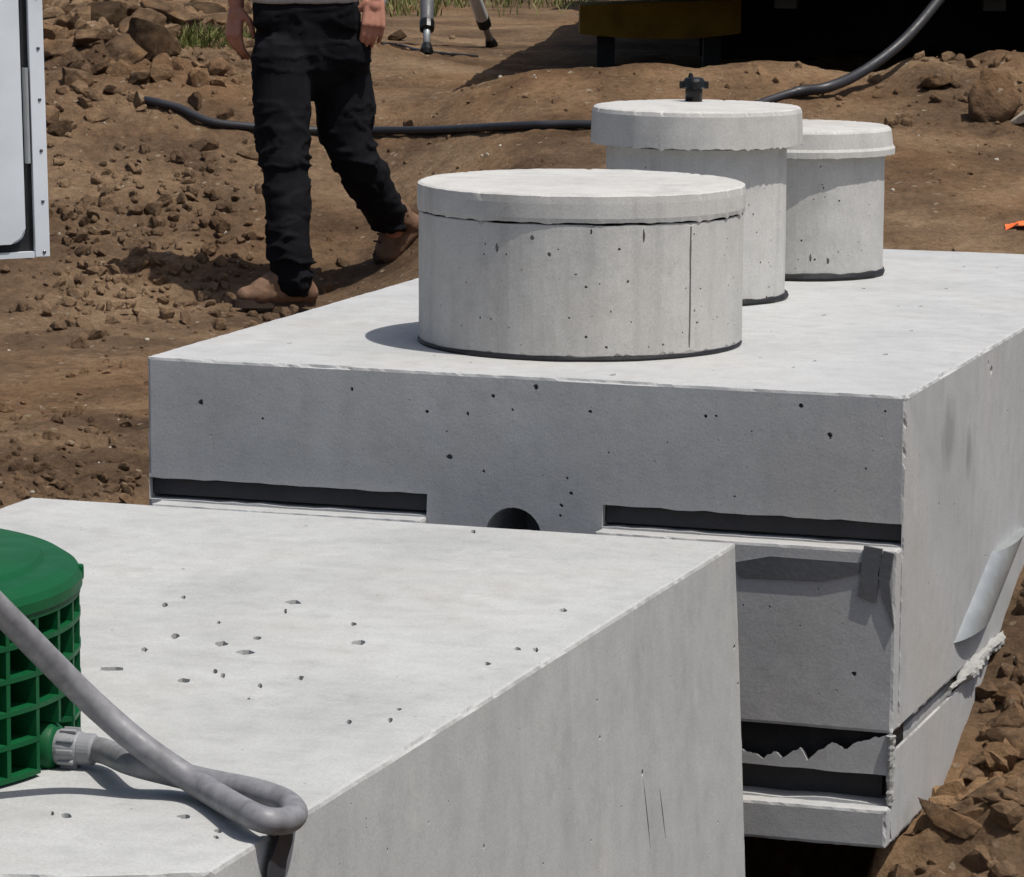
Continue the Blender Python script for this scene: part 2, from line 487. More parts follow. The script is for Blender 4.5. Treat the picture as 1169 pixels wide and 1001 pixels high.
def clodmask(x, y):
    s, t = st(x, y)
    m_ = np.exp(-(((s + 1.75) / .95) ** 2 + ((t - 16.7) / 1.6) ** 2))
    m_ = np.maximum(m_, .75 * np.exp(-(((s + 1.3) / .45) ** 2 + ((t - 13.6) / 1.0) ** 2)))
    m_ = np.maximum(m_, 1.0 * sstep(.0, .12, x) * (1 - sstep(1.6, 2.4, x)) * (1 - sstep(1.6, 2.6, y)) * sstep(-2, -1, y))
    m_ = np.maximum(m_, .6 * sstep(-2.6, -1.9, x) * (1 - sstep(-1.62, -1.58, x)) * (1 - sstep(1.2, 2.2, y)) * sstep(-1, 0, y))
    m_ = np.maximum(m_, .6 * np.exp(-((t - 10.9) / .35) ** 2) * sstep(.2, .6, s))
    m_ = np.maximum(m_, .8 * np.exp(-(((s - 1.95) / .35) ** 2 + ((t - 14.7) / .6) ** 2)))
    return m_
def ground_full(x, y):
    P = np.stack([x, y, np.zeros_like(x)], 1)
    z = ground_h(x, y)
    cm = clodmask(x, y)
    z = z + .035 * fbm(P, 1.3, 4, 3) + (.010 + .03 * cm) * fbm(P, 5.5, 4, 9)
    rid = 1 - np.abs(noise3(P, 9, 31)); z = z + (.004 + .022 * cm) * (rid - .6)
    z = z + (.006 + .012 * cm) * fbm(P, 21, 3, 41)
    wx = x + .05 * noise3(P, 6, 61); wy = y + .05 * noise3(P, 6, 62)
    patch = np.clip(.35 + 1.1 * fbm(P, .8, 3, 63), 0, 1)
    for sc, am, sd in ((6.5, .050, 5), (13, .030, 6), (24, .016, 8)):
        d, v = worley2(wx, wy, sc, sd)
        z = z + am * (.22 + .9 * cm + .35 * patch) * np.clip(v - .35, 0, 1) * np.clip(.62 - d, 0, 1) ** .6
    return z
def ground_zs(x, y):
    """height of the built ground mesh"""
    x = np.asarray(x, float); y = np.asarray(y, float)
    i = np.clip(np.searchsorted(gx, x) - 1, 0, len(gx) - 2); j = np.clip(np.searchsorted(gy, y) - 1, 0, len(gy) - 2)
    u = (x - gx[i]) / (gx[i + 1] - gx[i]); v = (y - gy[j]) / (gy[j + 1] - gy[j])
    return (ZG[j, i] * (1 - u) + ZG[j, i + 1] * u) * (1 - v) + (ZG[j + 1, i] * (1 - u) + ZG[j + 1, i + 1] * u) * v
def ground_z(x, y):
    return float(ground_zs(x, y))
def hit(px, py, t0=8.5, t1=40.0):
    """where the sight line meets the smooth ground"""
    d = ray(px, py); k = d[0] * FH[0] + d[1] * FH[1]
    ts = np.geomspace(t0, t1, 900); P = CAM[None] + d[None] * (ts / k)[:, None]
    h = ground_zs(P[:, 0], P[:, 1]); i = np.argmax(P[:, 2] < h)
    p = P[i]; p[2] = ground_z(p[0], p[1]); return p
def lines(lo, f0, f1, hi, step, grow):
    a = list(np.arange(f0, f1 + 1e-6, step)); k = step
    while a[-1] < hi: k *= grow; a.append(a[-1] + k)
    k = step
    while a[0] > lo: k *= grow; a.insert(0, a[0] - k)
    return np.array(a)
gx = lines(-90, -5.4, 1.5, 90, .019, 1.17); gy = lines(-40, -.5, 10.2, 160, .019, 1.10)
X, Y = np.meshgrid(gx, gy); xs, ys = X.ravel(), Y.ravel()
Z = ground_full(xs, ys); nx, ny = len(gx), len(gy); ZG = Z.reshape(ny, nx)
idx = np.arange(nx * ny).reshape(ny, nx)
F = np.stack([idx[:-1, :-1], idx[:-1, 1:], idx[1:, 1:], idx[1:, :-1]], -1).reshape(-1, 4)
g = new_obj('ground', np.stack([xs, ys, Z], 1), F, M['soil'], smooth=True)
g['kind'] = 'structure'; g['label'] = 'bare brown soil of the building site'

# ------------------------------------------------------------------ concrete tanks
def wear(P, lo, hi, seed, chip=1.0):
    """uneven faces and worn arrises for a box lo..hi"""
    P = np.array(P, float); lo = np.array(lo); hi = np.array(hi)
    dl, dh = P - lo, hi - P
    a = np.minimum(np.abs(dl), np.abs(dh)); sg = np.where(np.abs(dl) < np.abs(dh), 1.0, -1.0)
    n = noise3(P, 9, seed); n2 = noise3(P, 37, seed + 5)
    n3 = noise3(P, 61, seed + 8)
    w = .0016 + chip * (.012 * np.clip(n - .62, 0, 1) + .009 * np.clip(n2 - .60, 0, 1) + .0009 * n3)
    on = a < 1e-4
    edge = on.sum(1) >= 2
    P[edge] += (sg * on)[edge] * w[edge, None]
    off = .0016 * np.stack([fbm(P, 2.2, 3, seed + 11), fbm(P, 2.2, 3, seed + 12), fbm(P, 2.2, 3, seed + 13)], 1)
    return P + off
def rect(a, b, c, d): return [(a, c), (b, c), (b, d), (a, d)]

# ---- rear tank: x -1.6..0, y 0..2.783, top z 0
W_, L_ = 1.6, 2.783
ZJ = -.660                                       # joint between upper and lower shell
tank = empty('concrete_tank', (-.8, 1.39, -.88), 'large grey precast concrete tank carrying three round risers', 'tank')
lo, hi = (-W_, 0, ZJ), (0, L_, 0)
up = Acc()
def mapf(fn, lo_=lo, hi_=hi, seed=1, chip=1.0):
    def m_(u, v, d):
        P = np.stack(fn(u, v, d), 1)
        return wear(P, lo_, hi_, seed, chip)
    return m_
def rnd_pits(n, u0, u1, v0, v1, r0, r1, avoid=(), dep=.011, fl=1.0):
    out = []; cs = []
    k = 0
    while len(out) < n and k < n * 20:
        k += 1
        c = (random.uniform(u0, u1), random.uniform(v0, v1)); r = r0 + (r1 - r0) * random.random() ** 3
        if any(a[0] - .03 < c[0] < a[1] + .03 and a[2] - .03 < c[1] < a[3] + .03 for a in avoid): continue
        if any((c[0] - q[0]) ** 2 + (c[1] - q[1]) ** 2 < (r * 2 + q[2] * 2 + .004) ** 2 for q in cs): continue
        cs.append((*c, r)); out.append((blob(c, r, r * fl), dep * min(1, r / .006), None))
    return out, cs
# front face (u = x, v = z), depth goes +y
nz0, nz1 = -.294, -.250
nL = (-1.597, -.986, nz0, nz1); nR = (-.612, -.0035, nz0, nz1)
def notch(n_):
    return (dense(rect(*n_), .03), .088, dense(rect(n_[0] + .010, n_[1] - .010, n_[2] + .002, n_[3] - .002), .03))
def notch2(n_):
    q = dense(rect(*n_), .03); q = [(u + random.uniform(-.0012, .0012), v + random.uniform(-.0016, .0016)) for u, v in q]
    c0, c1, c2, c3 = n_
    fl = [(c0 + .003 + (u - c0) * (c1 - c0 - .006) / (c1 - c0), c2 + .003 + (v - c2) * (c3 - c2 - .004) / (c3 - c2)) for u, v in q]
    return (q, .088, fl)
holes = [notch2(nL), notch2(nR)]
hc = [(-.80 + .060 * math.cos(a), -.326 + .060 * math.sin(a)) for a in np.linspace(0, 2 * math.pi, 28, endpoint=False)]
holes.append((hc, .25, [(-.80 + .056 * math.cos(a), -.326 + .056 * math.sin(a)) for a in np.linspace(0, 2 * math.pi, 28, endpoint=False)]))
known = [(230, 460, .006), (513, 521, .006), (552, 537, .003), (641, 576, .004), (652, 562, .004), (612, 442, .006), (563, 452, .004),
         (585, 468, .003), (487, 470, .004), (534, 472, .004), (674, 470, .004), (914, 463, .006), (947, 497, .006), (806, 475, .004),
         (818, 475, .003), (1010, 470, .003), (640, 588, .003), (300, 478, .003), (402, 445, .004), (975, 768, .006), (648, 545, .003)]
av = [nL, nR, (-.88, -.72, -.40, -.25)]
for px, py, r in known:
    q = at_y(px, py, 0); holes.append((blob((q[0], q[2]), r, r, 8), .018, None)); av.append((q[0] - r, q[0] + r, q[2] - r, q[2] + r))
ph, _ = rnd_pits(70, -1.55, -.05, -.62, -.03, .0012, .003, av); holes += ph
v, f = sheet(rect(-W_, 0, ZJ, 0), holes, .032, mapf(lambda u, v, d: (u, d, v)))
up.add(v, f)
# top
holes = []; av = []
for px, py in [(1050, 350), (1040, 378), (905, 420), (1010, 405), (700, 428), (330, 392), (985, 330), (1080, 330), (940, 360), (1100, 305), (1025, 350)]:
    q = at_z(px, py, 0); holes.append((blob((q[0], q[1]), random.uniform(.003, .006), random.uniform(.008, .018), 8), .008, None)); av.append((q[0] - .02, q[0] + .02, q[1] - .02, q[1] + .02))
ph, _ = rnd_pits(45, -1.55, -.05, .05, 2.7, .0015, .005, av, fl=2.0); holes += ph
v, f = sheet(rect(-W_, 0, 0, L_), holes, .035, mapf(lambda u, v, d: (u, v, -d)))
up.add(v, f)
# right side (u = y, v = z), depth goes -x
holes = []; av = []
for px, py, r in [(1131, 423, .011), (1128, 415, .006), (1060, 665, .003), (1072, 575, .004), (1150, 470, .004), (1050, 520, .003)]:
    q = at_x(px, py, 0); holes.append((blob((q[1], q[2]), r, r, 9), .018, None)); av.append((q[1] - r, q[1] + r, q[2] - r, q[2] + r))
ph, _ = rnd_pits(45, .05, 2.7, ZJ + .04, -.04, .0015, .003, av); holes += ph
v, f = sheet(rect(0, L_, ZJ, 0), holes, .035, mapf(lambda u, v, d: (0 * u - d, u, v)))
up.add(v, f)
for fn, ol in ((lambda u, v, d: (0 * u - W_ + d, u, v), rect(0, L_, ZJ, 0)[::-1]), (lambda u, v, d: (u, 0 * u + L_ - d, v), rect(-W_, 0, ZJ, 0)[::-1]),
               (lambda u, v, d: (u, v, 0 * u + ZJ + d), rect(-W_, 0, 0, L_)[::-1])):
    v, f = sheet(ol, [], .08, mapf(fn)); up.add(v, f)
up.obj('upper_shell', M['tank'], tank, smooth=False)

# the lower part of the front wall stands proud of the upper part, leaving a sunlit ledge
YB = -.048
def box_faces(acc, lo_, hi_, faces, seed, chip=1.0, holes=None):
    (x0, y0, z0), (x1, y1, z1) = lo_, hi_
    D = {'front': (lambda u, v, d: (u, 0 * u + y0 + d, v), rect(x0, x1, z0, z1)), 'top': (lambda u, v, d: (u, v, 0 * u + z1 - d), rect(x0, x1, y0, y1)),
         'right': (lambda u, v, d: (0 * u + x1 - d, u, v), rect(y0, y1, z0, z1)), 'left': (lambda u, v, d: (0 * u + x0 + d, u, v), rect(y0, y1, z0, z1)[::-1]),
         'bottom': (lambda u, v, d: (u, v, 0 * u + z0 + d), rect(x0, x1, y0, y1)[::-1])}
    for k in faces:
        fn, ol_ = D[k]; v, f = sheet(ol_, (holes or {}).get(k, []), .03, mapf(fn, lo_, hi_, seed, chip)); acc.add(v, f)
for x0, x1 in ((-1.572, -.984), (-.614, -.0015)):
    ba = Acc(); hb = {}
    if x1 > -.1:
        q = at_y(975, 768, YB); hb = {'front': [(blob((q[0], q[2]), .005, .005, 8), .018, None)] + rnd_pits(14, x0 + .05, x1 - .05, ZJ + .03, -.40, .0012, .0025, [(q[0] - .02, q[0] + .02, q[2] - .02, q[2] + .02)])[0]}
    box_faces(ba, (x0, YB, ZJ + .0015), (x1, .0, -.2965), ('front', 'top', 'right', 'left', 'bottom'), 5, .7, hb)
    ba.obj('front_bench', M['tank'], tank)
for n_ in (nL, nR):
    bm = bmesh.new(); bx(bm, ((n_[0] + n_[1]) / 2, .034, (nz0 + nz1) / 2 + .003), (n_[1] - n_[0] - .004, .04, nz1 - nz0 - .008), None, .003); bm_obj('notch_shade_strip', bm, M['notch_shade'], tank)  # dark filler standing in for the shade at the back of each notch

# ---- lower shell: jagged front lip, notch, ledge
LO = (-W_, .0, -.88); HI = (0.0, L_, -.7)
low = Acc()
jag = [(-1.6, -.69), (-1.45, -.71), (-1.3, -.70), (-1.12, -.72), (-.95, -.70), (-.75, -.715), (-.55, -.70), (-.42, -.72), (-.36, -.712),
       (-.314, -.711), (-.29, -.717), (-.263, -.728), (-.252, -.719), (-.24, -.714), (-.222, -.722), (-.205, -.709), (-.187, -.701), (-.172, -.724),
       (-.150, -.703), (-.123, -.688), (-.108, -.690), (-.093, -.697), (-.080, -.684), (-.068, -.678), (-.045, -.671), (-.02, -.664), (0, -.657)]
ju = np.array([q[0] for q in jag]); jv = np.array([q[1] for q in jag])
jx = np.unique(np.concatenate([ju, np.arange(-1.6, 0, .005)])); jz = np.interp(jx, ju, jv)
jz = jz + .007 * fbm(np.stack([jx, 0 * jx, 0 * jx], 1), 55, 4, 12, .7) * (jx < -.004)
jag = list(zip(jx.tolist(), jz.tolist()))
ol = [(-1.6, -.878), (0, -.878)] + jag[::-1]
nn = (-1.55, -.008, -.800, -.742)
q, dp, fl = notch2(nn)
# the recess mouth is uneven along its lower lip
q = [(u, v + (.004 * float(noise3([[u * 14, v * 3, 5]])[0]) if v < -.77 else 0)) for u, v in q]
v, f = sheet(ol, [(q, .075, fl)] + rnd_pits(14, -1.5, -.03, -.87, -.82, .0012, .003)[0], .028,
             mapf(lambda u, v, d: (u, YB + d, v), (-W_, YB, -.878), (0, L_, -.5), 7, 1.5), step=.010, inset=.006)
low.add(v, f)
# back of the thin lip and the shell top behind it
lipb = [(u, v - .004) for u, v in jag]
vb = np.array([(u, YB, v) for u, v in jag] + [(u, YB + .024, v - .003) for u, v in lipb] + [(u, YB + .03, -.741) for u, v in jag])
nJ = len(jag); fb = []
for i in range(nJ - 1):
    fb.append((i, i + 1, nJ + i + 1, nJ + i)); fb.append((nJ + i, nJ + i + 1, 2 * nJ + i + 1, 2 * nJ + i))
low.add(wear(vb, (-9, -9, -9), (9, 9, 9), 7), fb)
bm = bmesh.new(); bx(bm, (-.8, L_ / 2 + .05, -.7095), (W_ - .03, L_ - .05, .06))
tmp = bpy.data.meshes.new('tmp'); bm.to_mesh(tmp); bm.free()
low.add(np.array([v.co[:] for v in tmp.vertices]), [list(p.vertices) for p in tmp.polygons])
v, f = sheet(rect(YB, L_, -.878, -.690), rnd_pits(20, .05, 1.5, -.86, -.72, .0012, .003)[0], .03,
             mapf(lambda u, v, d: (0 * u - d, u, v), (-W_, YB, -.878), (0, L_, -.69), 7, 1.6))
low.add(v, f)
v, f = sheet(rect(-W_, 0, YB, L_)[::-1], [], .1, mapf(lambda u, v, d: (u, v, 0 * u - .878 + d), (-W_, 0, -.878), (0, L_, -.5), 7)); low.add(v, f)
v, f = sheet(rect(0, L_, -.878, -.69)[::-1], [], .1, mapf(lambda u, v, d: (0 * u - W_ + d, u, v), (-W_, 0, -.878), (0, L_, -.5), 7)); low.add(v, f)
v, f = sheet(rect(-W_, 0, -.878, -.69)[::-1], [], .1, mapf(lambda u, v, d: (u, 0 * u + L_ - d, v), (-W_, 0, -.878), (0, L_, -.5), 7)); low.add(v, f)
low.obj('lower_shell', M['tank'], tank)
bm = bmesh.new(); bx(bm, (-.787, .045, -.700), (1.55, .10, .076)); bm_obj('mastic_joint', bm, M['mastic'], tank)  # joint mastic brought forward as a black block, darkening the gap like shade
bm = bmesh.new(); bx(bm, (-.78, .010, -.771), (1.50, .03, .052)); bm_obj('notch_shade_strip', bm, M['notch_shade'], tank)  # same dark filler, painting the shade in the lower notch
ba = Acc(); box_faces(ba, (-1.6, YB - .040, -.880), (-.001, YB + .001, -.803), ('front', 'top', 'right', 'left', 'bottom'), 15, 1.4)
ba.obj('base_ledge', M['tank'], tank)
# black mastic in the joint, set back
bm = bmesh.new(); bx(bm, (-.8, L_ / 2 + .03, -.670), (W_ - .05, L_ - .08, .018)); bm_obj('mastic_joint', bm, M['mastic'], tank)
# grout smeared along the side joint
bm = bmesh.new()
pts = [(.002, y_, -.671 + .004 * math.sin(y_ * 9)) for y_ in np.linspace(.47, 2.7, 240)]
rr = [.004 + .011 * float(sstep(0, 22, np.array(i))) * (1 + .5 * float(noise3([[i * .13, 0, 3]])[0])) for i in range(240)]
tube(bm, pts, rr, 14, True, lambda i, k: .30 * float(noise3([[i * .22, k * .8, 1]])[0]) + .18 * float(noise3([[i * .7, k * 1.7, 6]])[0]))
bm_obj('grout_seam', bm, M['grout'], tank)
# grout ridge at the front corner of the lower shell
bm = bmesh.new()
pts = [(-.004, YB, z_) for z_ in np.linspace(-.662, -.80, 24)]
tube(bm, pts, [.006 + .004 * abs(float(noise3([[i * .8, 2, 0]])[0])) for i in range(24)], 8, True, lambda i, k: .25 * float(noise3([[i * .9, k * 1.1, 4]])[0]))
bm_obj('corner_crust', bm, M['grout'], tank)
# sealant strips hanging under the right-hand recess
bm = bmesh.new()
def slab(bm, poly, y0, y1):
    a = [bm.verts.new((p[0], y0, p[2])) for p in poly]; b_ = [bm.verts.new((p[0], y1, p[2])) for p in poly]
    bm.faces.new(a); bm.faces.new(b_[::-1])
    for i in range(len(a)): bm.faces.new((a[i], b_[i], b_[(i + 1) % len(a)], a[(i + 1) % len(a)]))
slab(bm, [at_y(*q, YB) for q in ((838, 641), (880, 634), (1012, 644), (975, 655), (940, 662), (845, 658))], YB - .004, YB + .002)
bm_obj('sealant_strip', bm, M['strip'], tank)
bm = bmesh.new(); slab(bm, [at_y(*q, YB) for q in ((987, 622), (1008, 626), (1000, 687), (980, 679))], YB - .006, YB + .002)
bm_obj('sealant_strip', bm, M['strip'], tank)
bm = bmesh.new(); slab(bm, [at_y(*q, YB) for q in ((1009, 628), (1021, 631), (1016, 664), (1021, 716), (1008, 682), (1003, 655))], YB - .006, YB + .002)
bm_obj('sealant_strip', bm, M['strip'], tank)
# short galvanised sleeve on the side wall
bm = bmesh.new()
A_, B_ = at_x(1160, 616, .02), at_x(1120, 716, .02); rg = []
for k in range(9):
    c_ = A_ + (B_ - A_) * k / 8; rg.append([bm.verts.new((-.022 + .048 * math.cos(2 * math.pi * i / 36), c_[1] + .20 * math.sin(2 * math.pi * i / 36), c_[2])) for i in range(36)])
for k in range(8):
    for i in range(36): bm.faces.new((rg[k][i], rg[k][(i + 1) % 36], rg[k + 1][(i + 1) % 36], rg[k + 1][i])).smooth = True
bm.faces.new([bm.verts.new(v.co) for v in rg[0]]); bm.faces.new([bm.verts.new(v.co) for v in rg[-1][::-1]])
bm_obj('pipe_sleeve', bm, M['galv'], tank)

# ---- front tank
Z2, XR2, XL2, Y2 = -.2388, -.2353, -1.6858, -.38
YN = -3.02
ft = empty('concrete_tank', (-.96, -1.7, -1.55), 'smooth concrete tank in the foreground with a green riser on top', 'tank')
fa = Acc(); DR = .046                              # draft of the walls
flo, fhi = (XL2, YN, -1.62), (XR2, Y2, Z2)
def fmap(fn):
    def m_(u, v, d):
        P = wear(np.stack(fn(u, v, d), 1), flo, fhi, 21, 1.25)
        k = (Z2 - P[:, 2]) * DR
        P[:, 0] += k * np.sign(P[:, 0] - (XL2 + XR2) / 2) * np.minimum(1, np.abs(P[:, 0] - (XL2 + XR2) / 2) / .7)
        P[:, 1] += k * .35 * np.sign(P[:, 1] + 1.7) * np.minimum(1, np.abs(P[:, 1] + 1.7) / 1.3)
        # slight rounded near corner
        c = np.clip((P[:, 0] + .62) / .385, 0, 1) * np.clip((-2.4 - P[:, 1]) / .6, 0, 1)
        P[:, 1] += .13 * c ** 2
        return P
    return m_
holes = []; av = []
for px, py, wpx, hpx in [(335, 687, 18, 5), (326, 697, 4, 6), (410, 733, 17, 6), (281, 744, 20, 5), (253, 734, 14, 6), (127, 763, 30, 5), (200, 726, 10, 6),
                         (210, 776, 13, 5), (199, 775, 7, 5), (245, 765, 6, 5), (254, 770, 6, 6), (240, 769, 5, 4), (343, 773, 7, 5), (165, 741, 7, 5),
                         (294, 728, 9, 4), (188, 690, 7, 5), (209, 681, 5, 4), (296, 782, 6, 5), (283, 797, 4, 3), (455, 809, 6, 3), (445, 821, 6, 6),
                         (398, 823, 6, 5), (76, 931, 14, 6), (207, 933, 14, 5), (241, 953, 9, 6), (235, 962, 6, 5), (60, 928, 4, 5), (540, 606, 6, 4),
                         (643, 696, 9, 4), (612, 741, 6, 5), (591, 740, 8, 4), (557, 757, 7, 4), (404, 712, 6, 4), (250, 710, 4, 4)]:
    a_, b_ = at_z(px - wpx / 2, py, Z2), at_z(px + wpx / 2, py, Z2); c_ = at_z(px, py - hpx / 2, Z2); d_ = at_z(px, py + hpx / 2, Z2)
    cc = (a_ + b_) / 2; ea = (b_ - a_) / 2; eb = (d_ - c_) / 2
    n = 10; poly = []
    for i in range(n):
        t_ = 2 * math.pi * i / n; k = 1 + random.uniform(-.25, .25)
        poly.append((cc[0] + k * (ea[0] * math.cos(t_) + eb[0] * math.sin(t_)), cc[1] + k * (ea[1] * math.cos(t_) + eb[1] * math.sin(t_))))
    pa = np.array(poly)
    if any(pa[:, 0].min() < q[1] and pa[:, 0].max() > q[0] and pa[:, 1].min() < q[3] and pa[:, 1].max() > q[2] for q in av): continue
    holes.append((poly, .024, None)); av.append((pa[:, 0].min(), pa[:, 0].max(), pa[:, 1].min(), pa[:, 1].max()))
ph, _ = rnd_pits(40, XL2 + .05, XR2 - .03, YN + .1, Y2 - .05, .0012, .004, av); holes += ph
v, f = sheet(rect(XL2, XR2, YN, Y2), holes, .032, fmap(lambda u, v, d: (u, v, Z2 - d)), step=.009)
fa.add(v, f)
holes = []; av = []
for px, py, r in [(685, 799, .0035), (686, 842, .004), (706, 921, .0035), (552, 966, .004), (671, 959, .003), (731, 882, .006), (617, 985, .003), (492, 939, .003),
                  (515, 915, .002), (811, 938, .003), (838, 738, .006), (840, 780, .005)]:
    q = at_x(px, py, XR2 + .01); holes.append((blob((q[1], q[2]), r, r, 9), .016, None)); av.append((q[1] - r, q[1] + r, q[2] - r, q[2] + r))
for px, py, h in [(737, 930, 80), (754, 928, 58)]:       # two scratches
    a_, b_ = at_x(px - 2, py - h / 2, XR2 + .015), at_x(px + 2, py + h / 2, XR2 + .015)
    n = 6; wd = .0028
    l_ = [(a_[1] + (b_[1] - a_[1]) * i / n - wd * math.sin(math.pi * (i + .4) / (n + .8)), a_[2] + (b_[2] - a_[2]) * i / n) for i in range(n + 1)]
    r_ = [(u + 2 * (x0 - u), v) for (u, v), x0 in zip(l_, [a_[1] + (b_[1] - a_[1]) * i / n for i in range(n + 1)])]
    holes.append((l_ + r_[::-1], .005, None)); av.append((a_[1] - .02, a_[1] + .02, b_[2], a_[2]))
ph, _ = rnd_pits(40, YN + .1, Y2 - .05, -1.2, Z2 - .04, .0012, .0028, av); holes += ph
v, f = sheet(rect(YN, Y2, -1.62, Z2), holes, .034, fmap(lambda u, v, d: (0 * u + XR2 - d, u, v)), step=.009)
fa.add(v, f)
for fn, ol in ((lambda u, v, d: (0 * u + XL2 + d, u, v), rect(YN, Y2, -1.62, Z2)[::-1]), (lambda u, v, d: (u, 0 * u + Y2 - d, v), rect(XL2, XR2, -1.62, Z2)[::-1]),
               (lambda u, v, d: (u, 0 * u + YN + d, v), rect(XL2, XR2, -1.62, Z2)), (lambda u, v, d: (u, v, 0 * u - 1.62 + d), rect(XL2, XR2, YN, Y2)[::-1])):
    v, f = sheet(ol, [], .06, fmap(fn), step=.009); fa.add(v, f)
fa.obj('shell', M['front_tank'], ft)

# ------------------------------------------------------------------ risers and lids
def riser(c, rad, z0, z1, label, seed, pits, seam=None, npit=40, mark=None):
    t = empty('concrete_riser', (c[0], c[1], z0), label, 'riser', 'round concrete risers')
    a0 = math.atan2(CAM[1] - c[1], CAM[0] - c[0])           # angle facing the camera
    U = math.pi * rad
    def m_(u, v, d):
        a = a0 + u / rad
        rr = rad - d + .0012 * fbm(np.stack([np.cos(a) * rad, np.sin(a) * rad, v], 1), 6, 3, seed)
        top = np.abs(v - z1) < 1e-5; n = noise3(np.stack([np.cos(a), np.sin(a), 0 * a + seed], 1), 9, seed)
        v = np.where(top, v - .004 - .004 * np.clip(n, 0, 1), v)
        bot = np.abs(v - z0) < 1e-5
        v = np.where(bot, v + .003 * np.clip(n, 0, 1), v)
        rr = rr - np.where(top | bot, .003, 0)
        return np.stack([c[0] + rr * np.cos(a), c[1] + rr * np.sin(a), v], 1)
    holes = []; av = []
    def add(u, v, r, r2):
        if any(q[0] < u + r and q[1] > u - r and q[2] < v + r2 and q[3] > v - r2 for q in av): return
        holes.append((blob((u, v), r, r2, 8), .008, None)); av.append((u - r - .003, u + r + .003, v - r2 - .003, v + r2 + .003))
    if seam:
        u, w = seam; n = 12
        zs = np.linspace(z0 + .012, z1 - .012, n)
        l_ = [(u - w + .0009 * random.uniform(-1, 1), z) for z in zs]; r_ = [(u + w + .0009 * random.uniform(-1, 1), z) for z in zs]
        holes.append((l_ + r_[::-1], .010, None)); av.append((u - w - .004, u + w + .004, z0, z1))
    for u, v, r, r2 in pits: add(u, v, r, r2)
    for _ in range(npit):
        add(random.uniform(-U * .7, U * .7), random.uniform(z0 + .02, z1 - .02), random.uniform(.001, .0028), random.uniform(.001, .0028))
    v, f = sheet(rect(-U, U, z0, z1), holes, .025, m_, step=.02, inset=.006)
    new_obj('ring_wall', v, f, M['riser'], t)
    return t
def ring_gasket(c, rad, z, name, parent, seed, th=.007):
    bm = bmesh.new(); n = 90
    pts = [(c[0] + rad * math.cos(2 * math.pi * i / n), c[1] + rad * math.sin(2 * math.pi * i / n), z) for i in range(n + 1)]
    rr = [th * (1 + .35 * float(noise3([[math.cos(2 * math.pi * i / n) * 6, math.sin(2 * math.pi * i / n) * 6, seed]])[0])) for i in range(n)]
    rr.append(rr[0]); tube(bm, pts, rr, 8, False)
    return bm_obj(name, bm, M['mastic'], parent)
def lid(c, prof, label, seed, jag=.004, nring=5):
    """prof: (r, z) outer profile from the top edge to the bottom edge"""
    bm = bmesh.new()
    r0, zt = prof[0]; rb, zb = prof[-1]
    full = [(r0 * k / nring, zt) for k in range(1, nring)] + [(r0 - .006, zt)] + [(r0, zt - .003)] + list(prof[1:]) + [(rb - .02, zb)] + [(rb * .5, zb)]
    nb = len(full) - 3
    def fn(a, i, r, z):
        q = np.array([[math.cos(a) * 3, math.sin(a) * 3, seed]])
        n1 = float(noise3(q, 1.6, seed)[0]); n2 = float(noise3(q, 6, seed + 3)[0]); n3 = float(noise3(q, 17, seed + 4)[0])
        rr = r
        if i >= nring - 1 and i <= nb: rr += .0012 * n1 + .0004 * n3 * (i == nb)
        if i in (nring - 1, nring): z -= .004 * max(0, n3 - .45) + .0006 * n2; rr -= .004 * max(0, n3 - .45)
        if i == nb: z -= jag * (.5 * n2 + max(0, n3 - .3) * 2.2)
        if i < nring - 1: z += .0015 * float(noise3([[math.cos(a) * r * 5, math.sin(a) * r * 5, seed]])[0])
        return rr, z
    lathe(bm, (c[0], c[1], 0), full, 220, fn)
    o = bm_obj('riser_lid', bm, M['riser'])
    for i, p in enumerate(o.data.polygons): p.use_smooth = False
    return tag(o, label, 'lid', 'concrete riser lids')

def cyl_px(c, rad, lst):
    """pixels on the visible wall of a cylinder -> (u, z)"""
    out = []
    a0 = math.atan2(CAM[1] - c[1], CAM[0] - c[0])
    for px, py, r, r2 in lst:
        d = ray(px, py); o = CAM[:2] - np.array(c[:2]); dd = d[:2]
        A2 = dd @ dd; B2 = 2 * o @ dd; C2 = o @ o - rad * rad; k = (-B2 - math.sqrt(max(0, B2 * B2 - 4 * A2 * C2))) / (2 * A2)
        P = CAM + d * k; a = math.atan2(P[1] - c[1], P[0] - c[0]) - a0
        a = (a + math.pi) % (2 * math.pi) - math.pi
        out.append((a * rad, P[2], r, r2))
    return out
c1 = (-.844, .575); c2 = (-.847, 1.487); c3 = (-.755, 2.115)
p1 = cyl_px(c1, .346, [(567, 283, .004, .009), (608, 272, .005, .005), (627, 291, .0045, .0045), (610, 270, .002, .012), (675, 265, .002, .008), (735, 270, .0028, .016),
                       (707, 285, .003, .003), (717, 322, .003, .003), (669, 328, .003, .003), (548, 363, .0025, .003), (692, 397, .0035, .0035), (669, 385, .003, .003),
                       (837, 318, .003, .003), (796, 369, .003, .003), (793, 355, .002, .004), (800, 330, .003, .002), (737, 265, .002, .007)])
sm = cyl_px(c1, .346, [(788, 330, 0, 0)])[0][0]
t1 = riser(c1, .346, .006, .2865, 'widest lowest concrete riser nearest the front, with a vertical seam', 51, p1, (sm, .0024), 60)
ring_gasket(c1, .342, .005, 'mastic_seal', t1, 2, .0075)
lid(c1, [(.349, .343), (.350, .325), (.350, .295), (.348, .2855)], 'flat concrete lid on the wide front riser', 61, .0035)
p2 = cyl_px(c2, .213, [(868, 300, .003, .003), (875, 340, .003, .003), (860, 245, .002, .004), (880, 275, .002, .003)])
t2 = riser(c2, .213, .006, .368, 'tallest concrete riser in the middle, under the lid with the black knob', 52, p2)
ring_gasket(c2, .212, .007, 'mastic_seal', t2, 3, .009)
